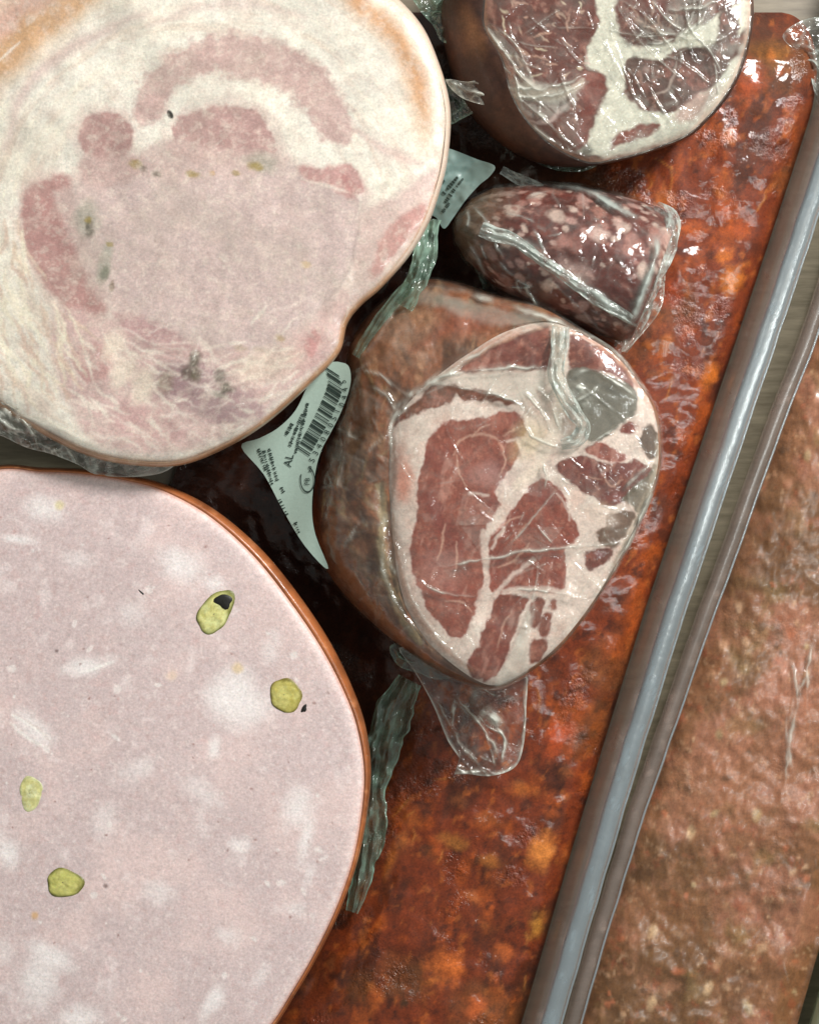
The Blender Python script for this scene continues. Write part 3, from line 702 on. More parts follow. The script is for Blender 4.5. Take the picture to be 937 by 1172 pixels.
def neck_mid():
    N, M_ = 760, 220
    X, Y, t, th, r = radial(CF, CC, N, M_)
    z = cface_z(X, Y)-9*edge_roll(t, r, 10)+(fbm(X, Y, 60, 31, 3)-.5)*6
    fat = (212, 192, 178); red = (136, 66, 62)
    p = Paint(X, Y, fat)
    p.veil(26, .45, .7, (204, 172, 156), 3, .6); p.veil(12, .55, .75, (226, 214, 200), 4, .5)
    R1 = (136, 70, 58)
    # lean muscles, with one grey shadow painted among them
    def q1(L): return [(440+.1708*a, 440+.1708*b) for a, b in L]
    def q2(L): return [(440+.2134*a, 600+.2134*b) for a, b in L]
    def q3(L): return [(590+.192*a, 480+.192*b) for a, b in L]
    def q4(L): return [(590+.192*a, 350+.192*b) for a, b in L]
    big = q1([(380, 285), (480, 247), (600, 240), (720, 205), (840, 180), (900, 210), (935, 290), (930, 345), (885, 375), (895, 430), (880, 500), (815, 590), (770, 650), (720, 720), (765, 785), (735, 850), (700, 910), (655, 1005)]) + \
        q2([(526, 90), (524, 150), (530, 230), (522, 330), (500, 400), (470, 480), (440, 570), (408, 605), (350, 590), (290, 520), (240, 450), (200, 370), (170, 290), (150, 200), (150, 80)]) + \
        q1([(200, 960), (225, 870), (228, 760), (235, 640), (260, 540), (290, 440), (315, 365)])
    mus_and_shadow = [
     (big, R1, 1.0),
     ([(615, 552), (628, 553), (640, 563), (648, 580), (653, 595), (661, 609), (655, 620), (646, 624), (644, 640), (643, 672), (620, 676), (590, 674), (566, 678), (560, 664), (561, 640), (560, 618), (570, 606), (580, 598), (584, 588), (600, 568)], (134, 66, 54), 1),
     (q2([(590, 400), (640, 380), (740, 390), (765, 405), (720, 480), (690, 580), (650, 690), (620, 770), (580, 810), (530, 830), (470, 810), (450, 750), (480, 680), (520, 660), (510, 610), (540, 560), (570, 500)]), (122, 60, 48), 1),
     (q2([(790, 420), (850, 410), (830, 500), (790, 540)]), (120, 62, 50), 1),
     (q2([(860, 480), (890, 490), (880, 560), (840, 590), (830, 560)]), (124, 66, 54), 1),
     (q2([(790, 630), (860, 620), (850, 700), (800, 740), (785, 700)]), (118, 60, 46), 1),
     (q2([(890, 420), (920, 415), (920, 450), (895, 450)]), (130, 76, 64), 1),
     (q3([(260, 255), (370, 230), (460, 240), (560, 270), (640, 260), (720, 250), (780, 285), (800, 320), (700, 420), (640, 480), (530, 520), (470, 460), (400, 430), (330, 370), (290, 330), (255, 310)]), (98, 42, 34), 1),
     (q3([(420, 190), (490, 135), (560, 170), (650, 235), (560, 245), (470, 215)]), (144, 70, 60), 1),
     (q3([(625, 50), (680, 20), (715, 50), (690, 85), (640, 75)]), (116, 46, 36), 1),
     (q3([(735, 130), (765, 100), (765, 50), (815, 40), (850, 130), (840, 200), (800, 230), (770, 190)]), (84, 62, 46), 1),
     (q3([(640, 460), (800, 320), (830, 290), (800, 400), (740, 540), (700, 510), (650, 480)]), (98, 90, 74), .9),  # grey shadow between the muscles, painted as a patch of colour
     (q3([(540, 575), (600, 560), (690, 560), (700, 590), (640, 680), (590, 760), (510, 730), (490, 680), (530, 640)]), (104, 78, 62), 1),
     (q3([(430, 790), (570, 780), (550, 830), (470, 890), (430, 880)]), (98, 46, 36), 1),
     ([(528, 424), (552, 402), (586, 386), (627, 377), (630, 419), (592, 422), (556, 423)], (98, 42, 30), 1),
     (q4([(330, 190), (430, 220), (520, 250), (610, 320), (690, 400), (690, 490), (640, 440), (560, 400), (440, 380), (330, 370)]), (100, 44, 32), 1),
     (q1([(70, 270), (150, 180), (250, 90), (310, 20), (420, 10), (540, 25), (700, 60), (860, 110), (830, 125), (720, 100), (560, 100), (480, 60), (440, 110), (350, 140), (270, 160), (200, 200), (120, 240)]), (104, 56, 36), 1),
     (q4([(330, 385), (480, 395), (600, 440), (700, 500), (700, 630), (620, 700), (510, 780), (430, 810), (420, 700), (370, 600), (320, 500)]), (96, 88, 74), 1),
    ]
    for k, (pts, c_, op) in enumerate(mus_and_shadow):
        p.poly(pts, (204, 160, 146), 6, 4, 13, 50+k, op*.45, 0, sm=4)
    for k, (pts, c_, op) in enumerate(mus_and_shadow): p.poly(pts, c_, 1.8, 2.4, 13, 50+k, op, -.8, sm=4, grow=1.6)
    # fat branches inside the lean
    for k, (pts, w) in enumerate([(q2([(525, 40), (530, 120), (535, 210), (548, 290), (530, 350), (500, 430)]), 8), (q2([(800, 190), (740, 230), (690, 270), (630, 330), (590, 380)]), 6.5),
            (q2([(600, 0), (640, 30), (600, 80), (570, 130)]), 5), (q2([(600, 370), (560, 440), (560, 500)]), 7), (q1([(930, 360), (880, 370), (820, 380)]), 4), (q1([(690, 740), (620, 735), (560, 730)]), 4),
            (q3([(250, 440), (300, 520), (320, 600)]), 2), (q2([(640, 360), (760, 350), (860, 345), (930, 360)]), 7)]):
        p.line(pts, w*.8, (206, 182, 168), 2, 2.5, 9, 180+k, .85, taper=False)
    lean = np.clip((.42-p.col[:, 1]/ (p.col[:, 0]+1e-6))*12, 0, 1)
    p.veil(15, .5, .72, (156, 94, 82), 80, .55, mask=lean); p.veil(5, .55, .8, (176, 120, 106), 81, .45, mask=lean); p.veil(5, .55, .8, (96, 46, 36), 85, .5, mask=lean); p.veil(30, .5, .75, (112, 46, 42), 82, .6, mask=lean)
    n = fbm(X*.9+Y*.3, (Y-X*.3)*.3, 9, 83, 3); p.mix(sstep(.62, .8, n)*.4*lean, (190, 140, 132))
    # marbling in the main muscle
    vein = (196, 152, 140)
    for k, (pts, w) in enumerate([([(520, 520), (526, 505), (545, 497), (566, 500), (574, 512)], 3), ([(574, 512), (578, 530), (570, 545)], 3), ([(522, 520), (524, 540), (534, 556)], 2.5), ([(540, 500), (548, 490), (560, 486)], 2),
            ([(575, 498), (590, 492), (600, 488)], 2.5), ([(605, 622), (590, 640), (570, 650)], 3), ([(612, 590), (598, 604), (590, 618)], 2), ([(690, 545), (700, 556), (712, 550)], 2), ([(672, 546), (688, 548)], 1.6),
            ([(500, 640), (506, 620), (510, 600)], 3), ([(520, 660), (524, 640), (522, 620)], 3), ([(540, 700), (530, 690), (510, 688)], 2), ([(585, 700), (575, 720), (570, 740)], 2), ([(566, 610), (580, 596), (596, 590)], 2.5)]):
        p.line(pts, w, vein, 1.4, 2.5, 9, 100+k, .7)
    p.ell(560, 545, 20, 15, .2, (182, 142, 142), .8, .45, .5, 130); p.ell(505, 655, 24, 18, -.3, (176, 132, 128), .8, .35, .5, 131)
    # yellowish tones and red stain in the fat
    p.ell(608, 505, 18, 22, .4, (216, 196, 160), .7, .6, .4, 132); p.ell(462, 552, 9, 22, .1, (204, 120, 92), .7, .7, .5, 133); p.ell(458, 520, 6, 22, .2, (178, 96, 70), .8, .4, .5, 134)
    p.ell(688, 588, 18, 12, .2, (230, 208, 190), .6, .5, .4, 135)
    p.line([(450, 590), (455, 640), (470, 690), (500, 735), (540, 768)], 7, (160, 112, 84), 3, 3, 14, 136, .55)
    p.line([(447, 575), (451, 540), (450, 505)], 5, (120, 84, 64), 2.5, 3, 10, 137, .6)
    p.line([(627, 374), (660, 381), (700, 404), (728, 437), (750, 480)], 6, (206, 156, 136), 2, 2, 10, 138, .8)
    p.line([(500, 436), (540, 408), (582, 384), (625, 373)], 8, (204, 160, 140), 2.5, 3, 10, 139, .8)
    p.line([(752, 500), (750, 540), (730, 590), (700, 650)], 7, (176, 160, 140), 2.5, 3, 10, 140, .6)
    # fat strand running down between the muscles
    p.line([(637, 372), (640, 420), (640, 470), (628, 505), (614, 535), (592, 556)], 12, (220, 202, 184), 3, 3, 14, 141, .9, taper=False)
    p.noise(6, .2, 142); p.col[:, 2] *= 1-.14*lean
    T = thing('cured_pork_neck', 'wrapped cured pork neck with a pale barcode label on its left side', 'cured meat', 560, 560, 60, 'vacuum packed cured pork necks')
    link_mesh('cut_face', wpos(X, Y, z), ring_faces(M_, N), M['face'], T, {'Col': p.col})
    # cured outer side: loft from the face edge out to the silhouette, then under
    cB = (565, 570); thb, rb = resample(spline(CB, 10), CC, N)
    x1 = CC[0]+r*np.cos(th); y1 = CC[1]+r*np.sin(th); x2 = CC[0]+rb*np.cos(th); y2 = CC[1]+rb*np.sin(th); z1 = cface_z(x1, y1)-9
    rings = []; K = 60
    gap = np.clip((rb-r)/70, 0, 1)
    zlow = 198-70*gap
    for k in range(K+1):
        s = k/K; hx = np.sin(s*np.pi/2); hz = 1-np.cos(s*np.pi/2)
        rings.append((x1+(x2-x1)*hx, y1+(y2-y1)*hx, z1+(zlow-z1)*hz))
    for o, zz in ((.985, 120), (.96, 90), (.90, 66), (.6, 62), (.2, 62)):
        rings.append((CC[0]+rb*o*np.cos(th), CC[1]+rb*o*np.sin(th), np.minimum(zlow, zz)+0*th))
    RX = np.concatenate([q[0] for q in rings]); RY = np.concatenate([q[1] for q in rings]); RZ = np.concatenate([q[2] for q in rings])
    keep = np.repeat(np.arange(len(rings)), N); m = (keep > 3) & (keep < K)
    RZ = RZ+m*((fbm(RX, RY, 34, 60, 4)-.5)*16)*np.tile(gap, len(rings))
    q = Paint(RX, RY, (132, 80, 52))
    q.veil(50, .42, .6, (156, 98, 66), 3, .8, stretch=(1, .5)); q.veil(26, .46, .62, (92, 56, 36), 4, .9, stretch=(1, .5)); q.veil(14, .55, .75, (182, 140, 112), 5, .6, stretch=(1, .45)); q.veil(9, .6, .8, (128, 104, 76), 6, .6)
    q.ell(455, 385, 38, 34, 0, (166, 122, 100), .5, .7, .4, 7); q.line([(425, 440), (420, 480), (412, 520), (414, 560)], 16, (96, 68, 48), 7, 5, 16, 8, .7)
    q.line([(500, 345), (540, 352), (590, 362), (625, 368)], 10, (96, 76, 50), 5, 4, 16, 9, .7); q.line([(480, 350), (520, 360), (500, 385), (470, 400)], 12, (136, 70, 44), 6, 4, 16, 10, .6)
    q.ell(540, 370, 40, 14, -.2, (148, 76, 50), .6, .7, .4, 11); q.line([(440, 560), (438, 610), (446, 650), (462, 700)], 7, (170, 150, 118), 3, 5, 12, 12, .6)
    q.line([(432, 600), (434, 640), (446, 680), (470, 725)], 8, (94, 74, 50), 4, 5, 12, 13, .6); q.line([(385, 600), (400, 650), (430, 700), (470, 740)], 20, (124, 72, 40), 8, 6, 20, 14, .5)
    q.line([(360, 580), (372, 640), (404, 684)], 8, (142, 94, 60), 4, 3, 14, 15, .5)
    rng = random.Random(2)
    for k in range(46):
        a = rng.uniform(365, 470); b = rng.uniform(400, 720); an = rng.gauss(1.75, .35) if b < 560 else rng.gauss(1.1, .3); l = rng.uniform(15, 50)
        q.line([(a, b), (a+l*.5*math.cos(an)+rng.uniform(-3, 3), b+l*.5*math.sin(an)), (a+l*math.cos(an), b+l*math.sin(an))], rng.uniform(1.5, 4), rng.choice([(188, 148, 120), (92, 60, 40), (176, 110, 70), (150, 132, 100)]), 1.6, 3, 9, 700+k, .5, .4)
    q.line([(434, 556), (439, 600), (436, 632), (445, 670), (456, 702), (480, 734)], 8, (158, 142, 116), 2, 4, 9, 950, .85, taper=False); q.line([(445, 575), (450, 610), (452, 655), (466, 700)], 5, (74, 54, 38), 2, 3, 9, 951, .8)
    q.line([(400, 590), (402, 630), (408, 660)], 3, (150, 120, 84), 2, 3, 9, 952, .6); q.line([(372, 560), (368, 590)], 3, (190, 160, 120), 1.5, 2, 9, 953, .7)
    q.ell(380, 640, 30, 50, -.3, (72, 50, 32), .9, .6, .4, 954); q.ell(430, 700, 26, 40, -.6, (84, 54, 34), .9, .5, .4, 955)
    q.noise(7, .25, 16); q.col *= np.array([.85, .8, .66])
    link_mesh('cured_side', wpos(RX, RY, RZ+q.h), ring_faces(len(rings), N), M['side'], T, {'Col': q.col})
    # clear film over face and side (one sheet)
    Nf = 560; thf = np.linspace(0, 2*np.pi, Nf, endpoint=False)
    rf = np.interp(thf, np.r_[th, 2*np.pi], np.r_[r, r[0]]); rbf = np.interp(thf, np.r_[th, 2*np.pi], np.r_[rb, rb[0]])
    FX = []; FY = []; FZ = []
    for s in np.linspace(.0002, 1, 150):
        x = CC[0]+rf*s*np.cos(thf); y = CC[1]+rf*s*np.sin(thf)
        FX.append(x); FY.append(y); FZ.append(cface_z(x, y)-8*np.exp(-(1-s)*rf/10)+4)
    g = np.clip((rbf-rf)/70, 0, 1); zl = 198-70*g
    for s in np.linspace(.03, 1, 46):
        hx = np.sin(s*np.pi/2); hz = 1-np.cos(s*np.pi/2)
        x1 = CC[0]+rf*np.cos(thf); y1 = CC[1]+rf*np.sin(thf); e = 2.5
        x2 = CC[0]+(rbf+e)*np.cos(thf); y2 = CC[1]+(rbf+e)*np.sin(thf); zz = cface_z(x1, y1)-4
        FX.append(x1+(x2-x1)*hx); FY.append(y1+(y2-y1)*hx); FZ.append(zz+(zl-zz)*hz)
    NR = len(FX); FX = np.concatenate(FX); FY = np.concatenate(FY); FZ = np.concatenate(FZ)
    rng = random.Random(21)
    ln = [([(480, 651), (520, 646), (560, 640), (600, 631), (640, 628), (680, 624), (716, 622)], 2, 4, .55), ([(470, 660), (500, 676), (540, 682), (590, 674), (640, 680), (684, 692)], 1.8, 4, .55),
          ([(613, 640), (614, 660), (608, 690)], 1.5, 2.5, .4), ([(655, 430), (680, 424), (706, 440), (728, 454)], 2, 3, .5), ([(728, 474), (700, 492), (676, 508), (664, 514)], 1.8, 4, .7),
          ([(497, 434), (540, 424), (590, 421), (630, 421)], 2, 4, .6), ([(500, 441), (540, 446), (590, 460), (596, 472)], 2, 4, .6), ([(445, 470), (470, 452), (500, 434), (540, 408), (585, 382), (628, 372)], 2.8, 5, .55),
          ([(405, 424), (430, 428), (455, 446), (472, 454)], 2, 4, .5), ([(412, 410), (436, 380), (452, 352), (478, 328)], 2.4, 5, .5), ([(422, 442), (440, 452), (452, 470)], 2, 4, .4),
          ([(478, 326), (520, 330), (570, 346), (620, 362), (660, 378)], 3.5, 5, .6), ([(640, 372), (690, 392), (728, 430), (750, 478), (753, 535)], 2.0, 2, .35), ([(752, 540), (735, 590), (706, 645), (668, 704)], 2.8, 4, .8),
          ([(620, 530), (625, 545), (622, 560)], 1.6, 2, .6), ([(600, 585), (590, 605), (576, 620)], 1.4, 2, .4), ([(612, 600), (622, 612), (632, 622)], 1.4, 2, .4), ([(636, 560), (620, 580), (600, 605), (585, 622)], 1.3, 2, .35),
          ([(450, 560), (452, 610), (462, 660), (480, 700), (510, 740), (545, 770)], 1.8, 2, .18), ([(446, 520), (450, 480), (470, 460)], 2.2, 3, .5), ([(440, 600), (436, 640), (452, 690), (480, 725)], 2, 3, .35),
          ([(365, 560), (385, 555), (400, 562)], 1.5, 2, .3), ([(375, 540), (380, 565), (370, 600)], 1.5, 2, .35), ([(398, 500), (392, 530), (384, 560)], 1.6, 2, .3), ([(405, 450), (400, 490), (390, 520)], 1.5, 2, .2),
          ([(610, 460), (600, 480), (610, 500), (640, 512)], 1.8, 4, .5), ([(600, 448), (618, 470), (632, 500)], 1.8, 4, .5), ([(612, 442), (630, 462), (640, 492)], 1.8, 4, .5),
          ([(700, 600), (690, 612), (704, 622)], 2, 3, .5), ([(745, 530), (728, 545), (715, 560)], 2.5, 3, .45), ([(718, 560), (722, 585)], 2, 3, .4)]
    ln += [([(660, 441), (666, 447)], 3.4, 3, 1.6), ([(664, 466), (673, 462)], 3.4, 3, 1.6), ([(655, 462), (672, 452), (684, 440)], 1.8, 3, .8), ([(688, 616), (692, 610)], 2.4, 3, 1.4)]  # short milky strokes painted as glints on the film
    ln += rand_lines(60, (455, 430, 740, 740), rng, (.9, 1.6), (.8, 2), (.06, .25), (14, 60)) + rand_lines(34, (365, 350, 470, 700), rng, (1, 1.8), (1, 2.5), (.08, .3), (14, 50), (1.7, .5))
    h, mk = crease(FX, FY, ln, 3)
    p2 = Paint(FX, FY, (0, 0, 0))
    p2.poly([(497, 434), (540, 425), (590, 421), (628, 421), (634, 436), (592, 458), (545, 444), (500, 440)], (255, 255, 255), 2, 2, 12, 1, .24)
    p2.poly([(655, 430), (682, 424), (728, 452), (730, 475), (690, 502), (668, 514), (658, 480)], (255, 255, 255), 2.5, 2, 12, 2, .10)
    p2.poly([(592, 452), (640, 430), (668, 480), (660, 512), (620, 516), (602, 490)], (255, 255, 255), 6, 5, 12, 3, .16, tex=.6)
    p2.poly([(610, 690), (588, 740), (566, 786), (600, 776), (606, 740)], (255, 255, 255), 2, 2, 12, 4, .3)
    p2.poly([(470, 330), (540, 345), (620, 368), (560, 372), (500, 350), (470, 345)], (255, 255, 255), 4, 3, 12, 5, .22)
    fh, fm = facets(FX, FY, 60, (460, 400, 740, 760), rng, (12, 50), (.03, .13)); fh2, fm2 = facets(FX, FY, 40, (370, 340, 470, 700), rng, (10, 35), (.03, .14))
    h = h+fh+fh2; mk = mk+fm+fm2+p2.col[:, 0]+.10*ridged(FX, FY, 30, 7, 5)
    FZ = FZ+h+(fbm(FX, FY, 60, 31, 3)-.5)*6+(fbm(FX, FY, 26, 91, 3)-.5)*3+np.repeat(np.arange(NR) > 150, Nf)*((fbm(FX, FY, 34, 60, 4)-.5)*12)*np.tile(g, NR)
    link_mesh('film_wrap', wpos(FX, FY, FZ), ring_faces(NR, Nf), M['film'], T, {'milk': np.clip(mk, 0, .92)})
    # gathered strand of film on the face
    ribbon('film_gather', [(642, 374, 248, 10), (640, 398, 252, 9), (636, 427, 254, 9), (646, 454, 256, 9), (659, 473, 256, 9), (667, 488, 254, 8), (659, 504, 252, 8), (642, 509, 249, 6)], M['film_blue'], T, 160, 26, 3.5, 8, 41, .55, 5, .35, 1.6)
    # tails of the bag
    rng = random.Random(33)
    tail = [([(512, 790), (535, 812), (556, 838), (572, 868)], 2.2, 5, .5), ([(498, 800), (515, 830), (530, 858), (548, 874)], 2.2, 4, .5), ([(538, 782), (552, 808), (566, 826), (572, 834)], 6, 10, 1.0), ([(530, 784), (540, 800), (556, 822)], 4, 7, .6), ([(566, 832), (576, 846), (574, 874)], 1.8, 4, .7),
            ([(598, 780), (600, 820), (597, 856)], 1.8, 4, .4), ([(520, 884), (545, 884), (575, 884), (592, 872)], 2.4, 4, .7)]
    film_patch('film_tail', [(456, 742), (480, 746), (502, 758), (541, 781), (572, 786), (601, 768), (602, 810), (599, 852), (589, 878), (562, 888), (536, 886), (519, 885), (528, 873), (512, 847), (495, 806), (474, 768)], (545, 820),
               lambda x, y: 168-.28*(y-760)+8*np.sin((x-500)*.04), M['film'], T, 260, 60, tail+rand_lines(16, (495, 780, 600, 880), rng, (1.2, 2), (2, 4), (.2, .5), (15, 45), (1.1, .5)), 7, 26, 6, .10, .7, 2.6)
    film_patch('film_tail', [(446, 740), (470, 736), (500, 752), (520, 772), (500, 778), (478, 770), (456, 762)], (480, 757), lambda x, y: 150-.2*(y-740), M['film_green'], T, 120, 24,
               rand_lines(8, (450, 740, 510, 775), rng, (1.2, 2), (2, 4), (.3, .6), (10, 30), (.5, .5)), 5, 14, 8, .3, .3, 2)
    ribbon('film_twist', [(460, 350, 200, 12), (474, 326, 205, 12), (484, 300, 200, 14), (488, 276, 190, 13), (492, 250, 176, 12)], M['film_green'], T, 120, 26, 7, 13, 51, .45, 5, .4, 2)
    ribbon('film_twist', [(407, 408, 185, 5), (425, 380, 190, 6), (446, 350, 198, 7), (470, 326, 206, 7)], M['film_green'], T, 90, 14, 2.5, 13, 52, .3, 3, .25, 1)
    # ---- printed label on the side
    LO = [(374, 413), (387, 414), (399, 419), (401, 440), (391, 470), (378, 496), (368, 515), (361, 540), (357, 580), (361, 612), (376, 652), (349, 625), (324, 584), (302, 543), (276, 511), (296, 502), (318, 490), (338, 470), (352, 442), (364, 424)]
    lz = lambda x, y: 178+.22*(np.asarray(x, float)-360)-.02*(np.asarray(y, float)-520)+3*np.sin((np.asarray(x, float)*.7+np.asarray(y, float)*.3)*.09)
    P = spline(LO, 4); c0 = (350, 525)
    # fill polygon as a strip grid between left and right edges, row by row
    ys = np.linspace(414, 651, 120); Lx = []; Rx = []
    Q = np.vstack([P, P[:1]])
    for y in ys:
        xs = []
        for i in range(len(Q)-1):
            y1_, y2_ = Q[i, 1], Q[i+1, 1]
            if (y1_ > y) != (y2_ > y): xs.append(Q[i, 0]+(y-y1_)/(y2_-y1_)*(Q[i+1, 0]-Q[i, 0]))
        xs = xs or [Lx[-1], Rx[-1]]; Lx.append(min(xs)); Rx.append(max(xs))
    nv = 40; v = np.linspace(0, 1, nv)[None]; GX = (np.array(Lx)[:, None]*(1-v)+np.array(Rx)[:, None]*v).ravel(); GY = (ys[:, None]+0*v).ravel()
    nf = grid_faces(120, nv)
    top = wpos(GX, GY, lz(GX, GY)); bot = wpos(GX, GY, lz(GX, GY)-.8)
    lab = link_mesh('label', np.vstack([top, bot]), np.vstack([nf, nf[:, ::-1]+len(top)]), M['paper'], T)
    lab['label'] = 'pale green printed label with a barcode on the left side'
    # barcode: bars across the curved right edge of the label
    axis = spline([(382, 425), (386, 444), (379, 465), (368, 488), (357, 508), (349, 524)], 12, False)
    L_ = np.r_[0, np.cumsum(np.hypot(*np.diff(axis, axis=0).T))]; tot = L_[-1]
    def at(s): return np.array([np.interp(s, L_, axis[:, 0]), np.interp(s, L_, axis[:, 1])])
    bars = [2, 1, 1, 2, 3, 1, 1, 3, 1, 2, 2, 1, 3, 1, 1, 1, 2, 2, 1, 3, 3, 1, 1, 2, 1, 1, 2, 3, 1, 2, 1, 3, 2, 1, 1, 1, 3, 2, 1, 2, 1, 1, 3, 1, 2, 2, 1, 1, 2, 3, 1, 1, 1, 2]
    V = []; F = []; s = 1.0; sc_ = (tot-3)/sum(bars)
    cross = np.array([.80, .52])
    for k, w in enumerate(bars):
        if k % 2 == 0:
            a = at(s); b = at(s+w*sc_); hw0 = 15-1.2*math.sin(s/tot*3); 
            for o in np.linspace(0, 1, 5):
                for e in (a, b):
                    q_ = e-cross*13+cross*(17+3*(1-s/tot))*o; V.append((q_[0], q_[1], float(lz(q_[0], q_[1]))+1.0))
            n0 = len(V)-10
            for j in range(4): F.append((n0+2*j, n0+2*j+1, n0+2*j+3, n0+2*j+2))
        s += w*sc_
    V = np.array(V); link_mesh('barcode', wpos(V[:, 0], V[:, 1], V[:, 2]), F, M['ink'], lab, smooth=False)
    def text(body, x, y, ang, size, name='printed_text', zoff=1.0, mat=None, par=lab, lzf=lz):
        cu = bpy.data.curves.new(name, 'FONT'); cu.body = body; cu.size = size; cu.align_x = 'CENTER'; cu.align_y = 'CENTER'; cu.resolution_u = 2
        ob = bpy.data.objects.new('tmp', cu); C.objects.link(ob); dg = bpy.context.evaluated_depsgraph_get(); dg.update()
        me = ob.evaluated_get(dg).to_mesh(); vs = np.array([v.co[:] for v in me.vertices]); fs = [tuple(p_.vertices) for p_ in me.polygons]
        ob.to_mesh_clear(); bpy.data.objects.remove(ob)
        if not len(vs): return None
        ca, sa = math.cos(ang), math.sin(ang)
        X_ = x+vs[:, 0]*ca+vs[:, 1]*sa; Y_ = y-(-vs[:, 0]*sa+vs[:, 1]*ca)   # image y runs down
        return X_, Y_, fs
    def add_text(items, name, par, lzf, mat):
        VV = []; FF = []; n = 0
        for it in items:
            r_ = text(*it)
            if r_ is None: continue
            X_, Y_, fs = r_; Z_ = lzf(X_, Y_)+1.0
            VV.append(np.stack([X_, Y_, Z_], -1)); FF += [tuple(i+n for i in f) for f in fs]; n += len(X_)
        VV = np.vstack(VV); return link_mesh(name, wpos(VV[:, 0], VV[:, 1], VV[:, 2]), FF, mat, par, smooth=False)
    digits = '2534080510445'; its = []
    for k, ch in enumerate(digits):
        s = tot*(1.06-k/12*1.0); a = at(min(max(s, 0), tot)); off = cross*(9.5+(2 if k > 8 else 0)); 
        if k == 0: a = a+np.array([-1.5, 8]); 
        d_ = at(max(s-3, 0))-at(min(max(s, 3), tot)) if s > 3 else np.array([.3, -1])
        ang = math.atan2(d_[1], d_[0])
        its.append((ch, a[0]+off[0], a[1]+off[1], ang, 9.5))
    add_text(its, 'barcode_digits', lab, lz, M['ink'])
    add_text([('PB', 352, 551, -1.5, 8), ('AL', 331, 527, -1.35, 13)], 'printed_text', lab, lz, M['ink'])
    # oval health mark
    rngm = random.Random(6); V = []; F = []
    K_ = 40
    for k in range(K_+1):
        a = -2.6+k/K_*5.0
        for rr_ in (1, .88): V.append((352+8.5*rr_*math.cos(a+1.2), 549+15*rr_*math.sin(a+1.2)))
    for k in range(K_): F.append((2*k, 2*k+1, 2*k+3, 2*k+2))
    # rows of tiny unreadable print
    def mark(x, y, l, w, ang):
        n = len(V); ca, sa = math.cos(ang), math.sin(ang)
        for u, v_ in ((-l, -w), (l, -w), (l, w), (-l, w)): V.append((x+u*ca-v_*sa, y+u*sa+v_*ca))
        F.append((n, n+1, n+2, n+3))
    for (x0, y0, x1, y1, n_) in [(352, 462, 338, 520, 26), (346, 474, 331, 512, 16), (334, 486, 326, 500, 7), (302, 516, 312, 556, 16), (308, 514, 318, 552, 16), (296, 514, 305, 540, 10), (322, 558, 326, 566, 3), (320, 572, 330, 592, 6), (338, 598, 343, 612, 5)]:
        for k in range(n_):
            f = (k+rngm.uniform(-.2, .2))/n_; an = math.atan2(y1-y0, x1-x0)
            mark(x0+(x1-x0)*f, y0+(y1-y0)*f, rngm.uniform(.4, 1.0), rngm.uniform(.9, 2.4), an+rngm.uniform(-.2, .2))
    A = np.array(V); link_mesh('printed_marks', wpos(A[:, 0], A[:, 1], lz(A[:, 0], A[:, 1])+1.1), F, M['ink'], lab, smooth=False)
    return T
neck_t = neck_mid()

